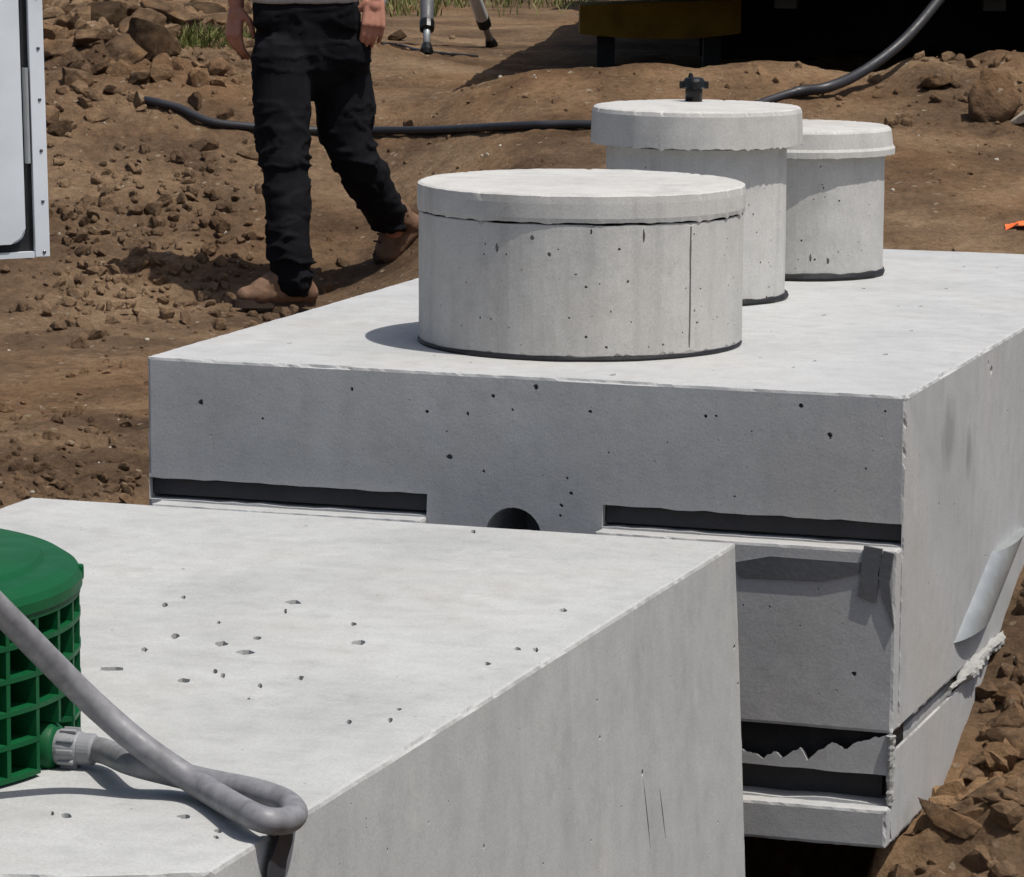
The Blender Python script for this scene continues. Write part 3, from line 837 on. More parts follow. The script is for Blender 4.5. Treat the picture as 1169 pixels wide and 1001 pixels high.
l2 = lid(c2, [(.243, .452), (.246, .44), (.248, .40), (.249, .367)], 'overhanging concrete lid with a black knob on the middle riser', 62, .0035)
p3 = cyl_px(c3, .212, [(945, 298, .004, .008), (925, 295, .003, .008), (930, 297, .003, .003), (958, 230, .003, .003), (915, 275, .003, .003), (940, 215, .002, .003)])
t3 = riser(c3, .212, .006, .308, 'rear concrete riser furthest right on the tank', 53, p3)
ring_gasket(c3, .210, .008, 'mastic_seal', t3, 4, .011)
lid(c3, [(.224, .370), (.228, .362), (.233, .325), (.238, .318), (.238, .304)], 'flared concrete lid on the rear right riser', 63, .002)
# knob: stem with a winged cap
kc = at_z(792, 116, .452)
bm = bmesh.new(); lathe(bm, (kc[0], kc[1], 0), [(.018, .490), (.0205, .486), (.0205, .452)], 24); kn = bm_obj('lid_knob', bm, M['black_plastic'], l2, True)
bm = bmesh.new(); lathe(bm, (kc[0], kc[1], 0), [(.016, .509), (.022, .507), (.026, .500), (.029, .486), (.020, .482)], 24)
for k in range(4):
    a = k * math.pi / 2 + .35; d = Vector((math.cos(a), math.sin(a), 0)); s_ = Vector((-math.sin(a), math.cos(a), 0))
    bx(bm, (kc[0] + d.x * .024, kc[1] + d.y * .024, .491), (.022, .013, .018), (d, s_, Vector((0, 0, 1))), .003)
lathe(bm, (kc[0] - RH[0] * .008, kc[1] - RH[1] * .008, 0), [(.004, .519), (.006, .512), (.008, .505)], 12)
bm_obj('wing_cap', bm, M['black_plastic'], kn)

# ------------------------------------------------------------------ green ribbed riser
gc_ = np.array([-1.05, -2.467]); GR = .400; gz = Z2 + .002
gt = empty('plastic_riser', (gc_[0], gc_[1], gz), 'green ribbed plastic riser with a domed lid on the front tank', 'riser')
HT = .235
bm = bmesh.new(); lathe(bm, (*gc_, gz), [(.354, HT), (.355, HT - .01), (.355, .008), (.360, .0)], 96, None, False, False); bm_obj('ring_wall', bm, M['green'], gt, True)
boss_a = math.atan2(-2.43 - gc_[1], -.66 - gc_[0])
best = min((abs(proj((gc_[0] + .40 * math.cos(a), gc_[1] + .40 * math.sin(a), Z2 + .06))[0] - 70), a) for a in np.linspace(R(-85), R(10), 400))
boss_a = best[1]
boss_z = min((abs(proj((gc_[0] + .41 * math.cos(boss_a), gc_[1] + .41 * math.sin(boss_a), z))[1] - 853), z) for z in np.linspace(Z2 + .02, Z2 + .12, 120))[1]
nrib = 38; me_rib = None; hs = [.003, .049, .095, .141, .187, .222]
for k in range(nrib):
    a = 2 * math.pi * (k + .3) / nrib
    da = (a - boss_a + math.pi) % (2 * math.pi) - math.pi
    d = Vector((math.cos(a), math.sin(a), 0)); s_ = Vector((-math.sin(a), math.cos(a), 0))
    lo_ = .003 if abs(da) > .11 else boss_z - gz + .037
    bm = bmesh.new(); bx(bm, (gc_[0] + d.x * .377, gc_[1] + d.y * .377, gz + (lo_ + .222) / 2), (.044, .008, .222 - lo_), (d, s_, Vector((0, 0, 1))))
    bm_obj('rib', bm, M['green'], gt)
for h in hs:
    bm = bmesh.new(); seg = 120; vs = []
    for k in range(seg):
        a = 2 * math.pi * k / seg; da = abs((a - boss_a + math.pi) % (2 * math.pi) - math.pi)
        ro = .400
        if abs(gz + h - boss_z) < .036 and da < .11: ro = .372
        vs.append([bm.verts.new((gc_[0] + r * math.cos(a), gc_[1] + r * math.sin(a), gz + h + dz)) for r, dz in ((.352, .008), (ro, .007), (ro, 0), (.352, -.001))])
    for k in range(seg):
        p, q = vs[k], vs[(k + 1) % seg]
        for i in range(3): bm.faces.new((p[i], p[i + 1], q[i + 1], q[i]))
    bm_obj('ring_flange', bm, M['green'], gt)
# boss the fitting screws into
bd = Vector((math.cos(boss_a), math.sin(boss_a), 0)); bs = Vector((-math.sin(boss_a), math.cos(boss_a), 0)); up_ = Vector((0, 0, 1))
bm = bmesh.new(); b0 = Vector((gc_[0], gc_[1], boss_z)) + bd * .345
tube(bm, [b0, b0 + bd * .045, b0 + bd * .051], [.036, .034, .030], 32); bm_obj('boss', bm, M['green'], gt, True)
# domed lid with rim, seam step and bolts
bm = bmesh.new()
prof = [(.05, .287), (.12, .287), (.20, .286), (.28, .284), (.325, .281), (.343, .277), (.349, .2705), (.357, .2705), (.380, .267), (.397, .256), (.403, .246), (.403, .232), (.396, .226), (.36, .226)]
lathe(bm, (*gc_, gz), prof, 200, None)
ld = bm_obj('lid', bm, M['green'], gt, True); ld.data.set_sharp_from_angle(angle=R(14))
for k in range(8):
    a = 2 * math.pi * k / 8 + YAW + .12
    bm = bmesh.new(); p = (gc_[0] + .396 * math.cos(a), gc_[1] + .396 * math.sin(a), gz + .247)
    bx(bm, p, (.018, .014, .022), (Vector((math.cos(a), math.sin(a), 0)), Vector((-math.sin(a), math.cos(a), 0)), up_), .004)
    bm_obj('lid_lug', bm, M['green'], ld)

# ------------------------------------------------------------------ grey conduit
fp = Vector((gc_[0], gc_[1], boss_z)) + bd * .396
def zt2(px, py, h): return at_z(px, py, Z2 + h)
loop = [tuple(fp - bd * .01), tuple(fp + bd * .06)]
loop += [zt2(150, 870, .040), zt2(200, 883, .028), zt2(248, 894, .024), zt2(292, 903, .024), zt2(325, 915, .020), zt2(336, 928, .0195), zt2(322, 937, .022), zt2(290, 931, .030)]
for px, py, t_ in ((230, 897, 5.035), (165, 853, 5.06), (110, 806, 5.07), (60, 757, 5.03), (20, 716, 4.98), (-25, 670, 4.92), (-80, 610, 4.86), (-140, 540, 4.80)):
    loop.append(tuple(at_t(px, py, t_)))
cdt = empty('grey_conduit', tuple(fp), 'grey flexible conduit looping out of the green riser', 'conduit')
bm = bmesh.new(); sp = spline(loop, 170); tube(bm, [tuple(p) for p in sp], .0180, 20); bm_obj('hose', bm, M['conduit'], cdt, True)
bm = bmesh.new(); tube(bm, [fp - bd * .004, fp + bd * .004, fp + bd * .012, fp + bd * .030, fp + bd * .034], [.024, .026, .026, .024, .021], 28)
nut = bm_obj('compression_nut', bm, M['fitting'], cdt)
for k in range(10):
    a = 2 * math.pi * k / 10; o_ = bs * math.cos(a) + up_ * math.sin(a)
    bm = bmesh.new(); bx(bm, fp + bd * .018 + o_ * .0255, (.024, .006, .008), (bd, bd.cross(o_), o_), .0015); bm_obj('nut_ridge', bm, M['fitting'], nut)
bm = bmesh.new(); tube(bm, [fp + bd * .03, fp + bd * .034, fp + bd * .052, fp + bd * .056], [.020, .0225, .0225, .0185], 28); bm_obj('collar', bm, M['fitting'], cdt)

# thin dark band from below the loop down the side of the front tank
def zx(px, py): p = at_x(px, py, XR2 + .014); return p
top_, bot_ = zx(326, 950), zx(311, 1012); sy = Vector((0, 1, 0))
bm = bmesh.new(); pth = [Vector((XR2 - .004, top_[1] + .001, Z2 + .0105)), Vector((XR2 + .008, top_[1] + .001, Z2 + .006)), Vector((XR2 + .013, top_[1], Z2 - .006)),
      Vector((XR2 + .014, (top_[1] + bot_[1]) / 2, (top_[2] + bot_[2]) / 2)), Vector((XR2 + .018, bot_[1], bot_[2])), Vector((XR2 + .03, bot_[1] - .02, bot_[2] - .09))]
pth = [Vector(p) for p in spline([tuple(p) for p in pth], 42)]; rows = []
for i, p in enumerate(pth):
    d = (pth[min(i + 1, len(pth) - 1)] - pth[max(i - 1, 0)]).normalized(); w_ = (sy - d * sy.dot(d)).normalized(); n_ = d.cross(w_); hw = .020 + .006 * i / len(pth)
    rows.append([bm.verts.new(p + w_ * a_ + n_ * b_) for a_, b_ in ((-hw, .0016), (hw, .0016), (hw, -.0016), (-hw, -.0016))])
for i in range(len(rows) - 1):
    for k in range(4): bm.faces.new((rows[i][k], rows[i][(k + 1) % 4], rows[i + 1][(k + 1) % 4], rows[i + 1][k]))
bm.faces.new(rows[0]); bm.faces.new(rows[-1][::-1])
tag(bm_obj('dark_band', bm, M['rubber']), 'thin dark band below the conduit loop over the tank edge', 'strap')

# ------------------------------------------------------------------ white cabinet, upper left
cc = at_t(56, 293, 8.9)
ang = R(-50); cn = Vector((math.cos(ang), math.sin(ang), 0)); cw = Vector((-math.sin(ang), math.cos(ang), 0))
tilt = R(1.2); cu = (Vector((0, 0, 1)) * math.cos(tilt) - cw * math.sin(tilt)).normalized(); cw2 = cu.cross(cn) * -1
cw2 = cn.cross(cu) * -1 if cn.cross(cu).dot(cw) < 0 else cn.cross(cu)
CWD, CH, CD = .86, 1.25, .32
c0 = Vector([float(q) for q in cc])
def cp(a, h, d): return c0 - cw2 * a + cu * h + cn * d           # a: metres left of the right edge
cab = empty('equipment_cabinet', (*(cp(CWD / 2, 0, -CD / 2))[:2], ground_z(*cp(CWD / 2, 0, 0)[:2])), 'pale grey metal cabinet with riveted edge strip at upper left', 'cabinet')
AX = (cw2, cn, cu)
bm = bmesh.new(); bx(bm, cp(CWD / 2, CH / 2, -CD / 2 - .02), (CWD, CD, CH), AX, .006); body = bm_obj('body', bm, M['white_panel'], cab)
bm = bmesh.new(); bx(bm, cp(CWD / 2, CH / 2 + .004, -.013), (CWD - .014, .018, CH - .012), AX); bm_obj('gasket', bm, M['mastic'], cab)
def rounded(w, h, r, n=6):
    out = []
    for cx, cy, a0 in ((w - r, r, -90), (w - r, h - r, 0), (r, h - r, 90), (r, r, 180)):
        out += [(cx + r * math.cos(R(a0 + 90 * i / n)), cy + r * math.sin(R(a0 + 90 * i / n))) for i in range(n + 1)]
    return out
bm = bmesh.new()
DW, DH = CWD - .118, CH - .075
ro = rounded(DW, DH, .035)
va = [bm.verts.new(cp(.059 + DW - x, .034 + y, .020)) for x, y in ro]; vb_ = [bm.verts.new(cp(.059 + DW - x, .034 + y, -.006)) for x, y in ro]
bm.faces.new(va); bm.faces.new(vb_[::-1])
for i in range(len(va)): bm.faces.new((va[i], vb_[i], vb_[(i + 1) % len(va)], va[(i + 1) % len(va)]))
bmesh.ops.bevel(bm, geom=[e for e in bm.edges if all(v in va for v in e.verts)], offset=.005, segments=2, affect='EDGES')
door = bm_obj('door', bm, M['white_panel'], cab)
bm = bmesh.new(); bx(bm, cp(.33, .75, .026), (.03, .014, .16), AX, .004); bm_obj('handle', bm, M['steel_dark'], door)
for nm, a_, w_ in (('edge_strip', .0175, .035), ('edge_strip', CWD - .0175, .035)):
    bm = bmesh.new(); bx(bm, cp(a_, CH / 2, .003), (w_, .016, CH), AX, .002); es = bm_obj(nm, bm, M['white_panel'], cab)
    for h in np.arange(.012, CH, .118):
        bm = bmesh.new(); p = cp(a_ - .004, float(h), .012)
        tube(bm, [p - cn * .003, p, p + cn * .0015], [.0042, .0042, .0025], 10); bm_obj('rivet', bm, M['rivet'], es)
bm = bmesh.new(); bx(bm, cp(CWD / 2, .007, .0045), (CWD - .074, .014, .014), AX); bm_obj('bottom_strip', bm, M['white_panel'], cab)
for h in (.33, .72):                              # hinges in the gap
    bm = bmesh.new(); p = cp(.047, h, .012); tube(bm, [p - cu * .11, p + cu * .11], .007, 10); bm_obj('hinge', bm, M['galv'], cab)
for a_ in (.30, CWD - .12):
    p = cp(a_, 0, -CD / 2); gz_ = ground_z(p.x, p.y)
    bm = bmesh.new(); bx(bm, (p.x, p.y, (p.z + gz_ - .1) / 2 + .004), (.06, .06, p.z - gz_ + .1), (cw, cn, Vector((0, 0, 1)))); bm_obj('post', bm, M['galv'], cab)

# ------------------------------------------------------------------ flatbed crane truck behind (only its lower edge is in view)
TO = xy(1.50, 15.45); tyaw = R(5.5)
tf = Vector((FH[0], FH[1], 0)); tr = Vector((RH[0], RH[1], 0))
tf, tr = (tf * math.cos(tyaw) + tr * math.sin(tyaw)), (tr * math.cos(tyaw) - tf * math.sin(tyaw))
TG = .11
truck = empty('flatbed_truck', (TO[0], TO[1], TG), 'dark flatbed truck whose underside and shadow fill the top right', 'truck')
def tp(s, f_, z): v = Vector((TO[0], TO[1], TG)) + tr * s + tf * f_; v.z = TG + z; return v
TA = (tr, tf, Vector((0, 0, 1)))
def tbox(name, s, f_, z, size, mat, parent=None, bev=.0):
    bm = bmesh.new(); bx(bm, tp(s, f_, z), size, TA, bev); return bm_obj(name, bm, M[mat], parent or truck)
tbox('deck', -.02, 3.2, .62, (2.95, 6.8, .20), 'steel_dark')  # set low over the ground to keep the shade under it dark
for s_ in (-.42, .42): tbox('chassis_rail', s_, 4.2, .42, (.09, 8.2, .19), 'steel_dark')
tbox('rear_beam', 0, .0, .455, (2.5, .12, .12), 'steel_dark')
tbox('mud_flap', -.55, 2.1, .27, (.62, .015, .48), 'tyre'); tbox('mud_flap', .98, 2.1, .27, (.62, .015, .48), 'tyre')
tbox('side_skirt', 1.33, 4.0, .40, (.03, 4.6, .24), 'steel_dark')
tbox('under_deck_block', .15, 2.95, .27, (1.7, .4, .48), 'steel_dark', bev=.02)  # dark block added under the deck to black out lit ground behind
for f_ in (2.5, 3.6, 7.9):
    for s_ in ((-.72, -.42, .80, 1.12) if f_ < 5 else (-.6, .9)):
        bm = bmesh.new(); c_ = tp(s_, f_, .255); prof = [(.14, -.11), (.20, -.12), (.245, -.11), (.26, -.08), (.26, .08), (.245, .11), (.20, .12), (.14, .11)]
        rings = []
        for r_, o_ in prof:
            rings.append([bm.verts.new(c_ + tr * o_ + (tf * math.cos(2 * math.pi * k / 40) + Vector((0, 0, 1)) * math.sin(2 * math.pi * k / 40)) * r_) for k in range(40)])
        for i in range(len(rings)):
            for k in range(40): bm.faces.new((rings[i][k], rings[i][(k + 1) % 40], rings[(i + 1) % len(rings)][(k + 1) % 40], rings[(i + 1) % len(rings)][k]))
        wh = bm_obj('wheel', bm, M['tyre'], truck, True)
        bm = bmesh.new(); tube(bm, [c_ - tr * .08, c_ + tr * .08], .142, 32); bm_obj('rim', bm, M['steel_dark'], wh)
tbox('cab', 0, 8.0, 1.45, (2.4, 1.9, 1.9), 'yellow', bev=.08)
tbox('windscreen', 0, 8.97, 1.85, (2.1, .03, .8), 'glass')
tbox('cab_window', -1.215, 8.1, 1.85, (.02, 1.0, .7), 'glass'); tbox('cab_window', 1.215, 8.1, 1.85, (.02, 1.0, .7), 'glass')
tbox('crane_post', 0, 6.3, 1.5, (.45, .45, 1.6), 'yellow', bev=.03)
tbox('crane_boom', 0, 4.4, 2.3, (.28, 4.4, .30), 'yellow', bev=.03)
# yellow outrigger foot showing in the shade
o0, o1 = at_t(662, 30, 17.2), at_t(846, 22, 17.2); oz0 = at_t(750, 45, 17.2)[2]; oz1 = at_t(750, 2, 17.2)[2]
od = Vector((o1[0] - o0[0], o1[1] - o0[1], 0)); ol_ = od.length; od.normalize(); on = Vector((-od.y, od.x, 0))
bm = bmesh.new(); oc = (Vector(o0) + Vector(o1)) / 2
n = 16; rows = []
for k in range(n + 1):
    u = k / n; p = Vector((o0[0], o0[1], 0)) + od * ol_ * u
    zb = oz0 + .020 * (1 - 4 * u * (1 - u)) * (1 if u < .5 else 1.4) ; ztp = oz1 - .02 + .03 * u
    rows.append([bm.verts.new((p.x, p.y, zb)), bm.verts.new((p.x, p.y, ztp)), bm.verts.new((p.x + on.x * .35, p.y + on.y * .35, ztp)), bm.verts.new((p.x + on.x * .35, p.y + on.y * .35, zb))])
for k in range(n):
    for i in range(4): bm.faces.new((rows[k][i], rows[k][(i + 1) % 4], rows[k + 1][(i + 1) % 4], rows[k + 1][i]))
bm.faces.new(rows[0]); bm.faces.new(rows[-1][::-1])
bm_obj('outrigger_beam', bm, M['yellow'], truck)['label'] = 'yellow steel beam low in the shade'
for q in (o0, o1):
    g_ = ground_z(q[0], q[1]); pz = at_t(750, 40, 17.2)[2]
    pc = Vector((q[0], q[1], 0)) + od * (.12 if q is o0 else -.12) + on * .17
    bm = bmesh.new(); bx(bm, (pc.x, pc.y, (g_ - .02 + pz + .03) / 2), (.08, .08, pz + .03 - g_ + .02), (od, on, Vector((0, 0, 1)))); bm_obj('outrigger_leg', bm, M['steel_dark'], truck)

# ------------------------------------------------------------------ black hose: from the truck to the ground and along it
def gp(px, py, r, t0=12): p = hit(px, py, t0); return (p[0], p[1], p[2] + r * .8)
hp = [at_t(1100, -40, 15.3), at_t(1068, 5, 15.2), at_t(1030, 48, 15.05), at_t(985, 82, 14.9), at_t(945, 100, 14.75)]
hp += [gp(905, 113, .026), gp(850, 130, .024), gp(780, 146, .024), gp(720, 150, .024), gp(650, 149, .024), gp(580, 151, .024), gp(500, 155, .024), gp(420, 156, .024), gp(340, 156, .024), gp(285, 152, .024),
       gp(240, 145, .024), gp(205, 132, .024), gp(180, 124, .024), gp(158, 121, .024)]
bm = bmesh.new(); sp = spline(hp, 260)
sp = [np.array([p[0], p[1], max([p[2]] + [ground_z(p[0] - FH[0] * k, p[1] - FH[1] * k) + .012 - k * .12 for k in (0, .04, .08, .12, .16)])]) for p in sp]
tube(bm, [tuple(p) for p in sp], [.021 if i < 70 else .0165 for i in range(len(sp))], 14)
hs_ = bm_obj('black_hose', bm, M['rubber'], None, True)
tag(hs_, 'black hose hanging from the truck and trailing over the soil behind the man', 'hose')

# ------------------------------------------------------------------ tripod
ta, tb = hit(487, 62, 14), hit(562, 54, 14)
tcn = hit(417, 48, 14); apex = (ta + tb + tcn) / 3; apex = at_t(490, -150, st(apex[0], apex[1])[1])
tri = empty('survey_tripod', (apex[0], apex[1], float(ta[2])), 'aluminium survey tripod with two legs showing behind the man', 'tripod')
for foot in (ta, tb, tcn):
    a_, b_ = Vector(foot), Vector(apex); d = (b_ - a_)
    bm = bmesh.new(); tube(bm, [a_ + d * .14, a_ + d * .17, b_], [.026, .031, .031], 14); lg = bm_obj('leg', bm, M['strip'] if foot is ta else M['alu'], tri, True)  # first leg darker than the others: its shade put into the colour
    bm = bmesh.new(); tube(bm, [a_ + d * .03, a_ + d * .22], .017, 12); bm_obj('lower_leg', bm, M['galv'], lg, True)
    bm = bmesh.new(); tube(bm, [a_ + d * .12, a_ + d * .125, a_ + d * .165, a_ + d * .17], [.028, .034, .034, .03], 12); bm_obj('clamp', bm, M['black_plastic'], lg)
    bm = bmesh.new(); tube(bm, [a_ - d * .01, a_ + d * .01, a_ + d * .045], [.022, .032, .022], 12); bm_obj('foot', bm, M['black_plastic'], lg)
bm = bmesh.new(); lathe(bm, tuple(apex), [(.05, .03), (.07, .02), (.07, -.03)], 24); bm_obj('head_plate', bm, M['alu'], tri)
# thin cord on the ground near the tripod
bm = bmesh.new(); pts = [gp(q, w, .005, 13) for q, w in ((436, 52), (455, 53), (470, 57), (484, 60), (500, 62), (520, 64), (545, 66))]
tube(bm, [tuple(p) for p in spline(pts, 60)], .007, 8); tag(bm_obj('cord', bm, M['rubber']), 'thin dark cord lying on the soil by the tripod', 'cord')

# ------------------------------------------------------------------ orange scrap at right edge
oc = hit(1158, 262, 10.3); bm = bmesh.new(); nn_ = 10; grid = []
for i in range(nn_ + 1):
    row = []
    for j in range(nn_ + 1):
        s_ = (i / nn_ - .15) * .20; t_ = (j / nn_ - .5) * .14
        p = oc[:2] + RH * s_ + FH * t_
        z_ = ground_z(p[0], p[1]) + .006 + .055 * max(0, i / nn_ - .1) * (1 - abs(j / nn_ - .5) * 1.7) + .012 * float(noise3([[i * .5, j * .6, 2]])[0])
        row.append(bm.verts.new((p[0], p[1], z_)))
    grid.append(row)
for i in range(nn_):
    for j in range(nn_):
        if j / nn_ - .5 > i / nn_ * .6 + .05 or .5 - j / nn_ > i / nn_ * .6 + .1: continue
        bm.faces.new((grid[i][j], grid[i + 1][j], grid[i + 1][j + 1], grid[i][j + 1]))
bmesh.ops.delete(bm, geom=[v for v in bm.verts if not v.link_faces], context='VERTS')
fr = bmesh.ops.solidify(bm, geom=bm.faces[:], thickness=.003)
tag(bm_obj('plastic_scrap', bm, M['orange']), 'bright orange plastic scrap on the soil at right edge', 'plastic scrap')

# ------------------------------------------------------------------ person
MO = np.array([-3.35, 5.005]); MG = ground_z(*MO) - .004
TOC = -FH
def mp_(px, py, c=0.0, lift=0.0):
    """photo position with c metres towards the camera from the front foot's plane"""
    t0 = st(MO[0], MO[1])[1] - c
    p = at_t(px, py, t0); return Vector((p[0], p[1], p[2] + lift))
man = empty('person', (MO[0], MO[1], MG), 'person in black trousers and tan boots walking past the tank', 'person')
def cap(bm, p0, p1, r0, r1, seg=14, flat=1.0, axis=None):
    """tapered capsule; flat squeezes it along axis"""
    p0, p1 = Vector(p0), Vector(p1); d = p1 - p0; L = d.length; d = d.normalized() if L > 1e-6 else Vector((0, 0, 1))
    a = Vector((0, 0, 1)) if abs(d.z) < .9 else Vector((1, 0, 0))
    u = d.cross(a).normalized(); v = d.cross(u)
    if axis is not None:
        v = Vector(axis); v = (v - d * v.dot(d)).normalized(); u = d.cross(v)
    rings = []
    for k in range(1, 6): th = math.pi / 2 * (k / 5 - 1) ; rings.append((p0 + d * r0 * math.sin(th), r0 * math.cos(th)))
    for k in range(0, 5): th = math.pi / 2 * k / 5; rings.append((p1 + d * r1 * math.sin(th), r1 * math.cos(th)))
    vs = [[bm.verts.new(c + u * (r * math.cos(2 * math.pi * i / seg)) + v * (r * flat * math.sin(2 * math.pi * i / seg))) for i in range(seg)] for c, r in rings]
    for i in range(len(vs) - 1):
        for k in range(seg): bm.faces.new((vs[i][k], vs[i][(k + 1) % seg], vs[i + 1][(k + 1) % seg], vs[i + 1][k]))
    bm.faces.new(vs[0][::-1]); bm.faces.new(vs[-1])
def ell(bm, c, axes, r, sub=3):
    M_ = Matrix.Identity(4)
    for i in range(3):
        for j in range(3): M_[j][i] = axes[i][j] * r[i]
        M_[i][3] = c[i]
    bmesh.ops.create_icosphere(bm, subdivisions=sub, radius=1.0, matrix=M_)
def remesh(bm, voxel, smooth=3, disp=None):
    bmesh.ops.recalc_face_normals(bm, faces=bm.faces)
    me = bpy.data.meshes.new('t'); bm.to_mesh(me); bm.free()
    o = bpy.data.objects.new('t', me); scene.collection.objects.link(o)
    md = o.modifiers.new('r', 'REMESH'); md.mode = 'VOXEL'; md.voxel_size = voxel
    sm_ = o.modifiers.new('s', 'SMOOTH'); sm_.iterations = smooth; sm_.factor = .5
    dg = bpy.context.evaluated_depsgraph_get(); ev = o.evaluated_get(dg)
    me2 = bpy.data.meshes.new_from_object(ev)
    bpy.data.objects.remove(o)
    if disp:
        n = len(me2.vertices); co = np.empty(n * 3); no = np.empty(n * 3)
        me2.vertices.foreach_get('co', co); me2.vertex_normals.foreach_get('vector', no)
        co = co.reshape(-1, 3); no = no.reshape(-1, 3)
        co = co + no * disp(co)[:, None]; me2.vertices.foreach_set('co', co.ravel()); me2.update()
    me2.polygons.foreach_set('use_smooth', [True] * len(me2.polygons))
    return me2
def mesh_part(name, me, mat, parent):
    me.name = name; me.materials.clear(); me.materials.append(mat); return link(name, me, parent)
mr = Vector((RH[0], RH[1], 0)); mt_v = Vector((-FH[0], -FH[1], 0)); mu = Vector((0, 0, 1))
fdir = (mr * -.80 + mt_v * .60).normalized(); fside = mu.cross(fdir)
PC = -.22                                               # pelvis depth
hipA, hipB = mp_(322, 72, PC + .08), mp_(388, 72, PC - .08)
kneeA, ankA = mp_(326, 195, PC + .16), mp_(331, 318, .0)
kneeB, ankB = mp_(400, 172, PC - .04), mp_(449, 262, -.52)
waist = mp_(348, 12, PC); chest = mp_(346, -105, PC); neck = mp_(344, -172, PC); head = mp_(338, -216, PC + .03)
shA, shB = mp_(282, -140, PC + .03), mp_(412, -140, PC - .03)
elA, wrA = mp_(262, -60, PC - .06), mp_(270, 6, PC - .05)
elB, wrB = mp_(436, -62, PC - .05), mp_(428, -4, PC + .06)
# body: one continuous surface
bm = bmesh.new()
cap(bm, waist, chest, .125, .135, 20, .72, mt_v); cap(bm, mp_(350, 70, PC), waist, .14, .13, 20, .75, mt_v); cap(bm, chest, neck, .12, .055)
cap(bm, shA, shB, .055, .055); cap(bm, neck, head, .052, .055)
for h_, k_, a_ in ((hipA, kneeA, ankA), (hipB, kneeB, ankB)): cap(bm, h_, k_, .075, .052); cap(bm, k_, a_, .05, .036)
for s_, e_, w_ in ((shA, elA, wrA), (shB, elB, wrB)): cap(bm, s_, e_, .05, .04); cap(bm, e_, w_, .041, .028)
ell(bm, head + mu * .055, (fside, fdir, mu), (.074, .094, .118)); cap(bm, head + fdir * .03 - mu * .03, head + fdir * .06 - mu * .03, .045, .035)
cap(bm, head + fdir * .088 + mu * .065, head + fdir * .108 + mu * .03, .009, .014); ell(bm, head + fdir * .092 - mu * .005, (fside, fdir, mu), (.026, .01, .008), 2)
for s_ in (-1, 1):
    ell(bm, head + fside * (.076 * s_) + mu * .05, (fside, fdir, mu), (.010, .022, .033), 2)
    ell(bm, head + fdir * .083 + fside * (.03 * s_) + mu * .085, (fside, fdir, mu), (.024, .014, .008), 2)
def hand(bm, wr, tip_px, c, thumb_dir, palm_side, curl, sc=1.0):
    """palm, four fingers and a thumb from the wrist towards tip"""
    tip = mp_(*tip_px, c); d = (tip - wr).normalized(); w = palm_side - d * palm_side.dot(d); w.normalize(); nrm = d.cross(w)
    if nrm.dot(curl) < 0: nrm = -nrm
    kn = wr + d * .088 * sc
    cap(bm, wr, wr + d * .03, .027, .030, 14, .75, nrm)
    for k in range(4):
        off = (k - 1.5) * .0185 * sc
        cap(bm, wr + d * .02 + w * off * .7, kn + w * off, .0135, .0125, 10)
    for k, (l, cu_) in enumerate(((.072, .5), (.082, .6), (.076, .7), (.058, .8))):
        off = (1.5 - k) * .0195 * sc; p0 = kn + w * off; dd = (d + nrm * .15).normalized(); prev = p0
        for j, fr_ in enumerate((.45, .32, .23)):
            dd = (dd + nrm * (cu_ * (.45 + .35 * j))).normalized(); nx_ = prev + dd * l * fr_ * 1.05 * sc
            cap(bm, prev, nx_, .0098 - .0008 * j, .009 - .0008 * j, 8); prev = nx_
    tb_ = wr + d * .025 + w * .024 * sc; t1_ = tb_ + (d * .6 + w * .55 + nrm * .45).normalized() * .045; t2_ = t1_ + (d * .85 + w * .1 + nrm * .4).normalized() * .032
    t3_ = t2_ + (d * .9 - w * .1 + nrm * .3).normalized() * .025
    cap(bm, tb_, t1_, .015, .0115, 8); cap(bm, t1_, t2_, .0115, .0105, 8); cap(bm, t2_, t3_, .0102, .0085, 8)
hand(bm, wrA, (264, 74), PC - .03, None, mt_v * .75 + mr * .65, mr * .5 - mt_v * .6, 1.18)
hand(bm, wrB, (424, 64), PC + .10, None, mr * -1.0 + mt_v * .3, mt_v * -.6 - mr * .5, 1.15)
mesh_part('body', remesh(bm, .0048, 2), M['skin'], man)
# trousers
bm = bmesh.new()
cap(bm, mp_(350, 22, PC), mp_(352, 62, PC), .165, .172, 24, .74, mt_v)
bx(bm, mp_(350, 16, PC), (.375, .245, .12), (mr, mt_v, mu), .04); cap(bm, mp_(340, 40, PC), mp_(362, 40, PC), .15, .15, 20, .8, mt_v); cap(bm, mp_(331, 50, PC), mp_(385, 55, PC), .13, .13, 20, .9, mt_v)
cap(bm, mp_(322, 70, PC + .06), mp_(322, 150, PC + .12), .112, .100, 20); cap(bm, mp_(322, 150, PC + .12), kneeA, .100, .088, 20)
cap(bm, kneeA, mp_(331, 285, .02), .086, .080, 20); cap(bm, mp_(331, 285, .02), mp_(331, 318, .0), .080, .083, 20)
cap(bm, mp_(388, 70, PC - .06), mp_(393, 150, PC - .05), .112, .098, 20); cap(bm, mp_(393, 150, PC - .05), mp_(406, 182, PC - .05), .098, .09, 20)
cap(bm, mp_(406, 182, PC - .05), mp_(438, 240, -.48), .090, .078, 20); cap(bm, mp_(438, 240, -.48), mp_(445, 250, -.52), .078, .070, 20)
ell(bm, mp_(414, 120, PC - .12), (mr, mt_v, mu), (.05, .10, .12), 3)
def folds(P):
    z = P[:, 2] - MG
    low_ = np.exp(-((z - .16) / .14) ** 2) + .6 * np.exp(-((z - .52) / .10) ** 2) + .35
    Q = P * np.array([1, 1, 2.1]); n1 = fbm(Q, 6, 3, 71); n2 = 1 - np.abs(noise3(P * np.array([.8, .8, 1.7]) + .5 * n1[:, None] / 6, 11, 75))
    return low_ * (.005 * n1 + .018 * (n2 ** 4 - .35)) - .004
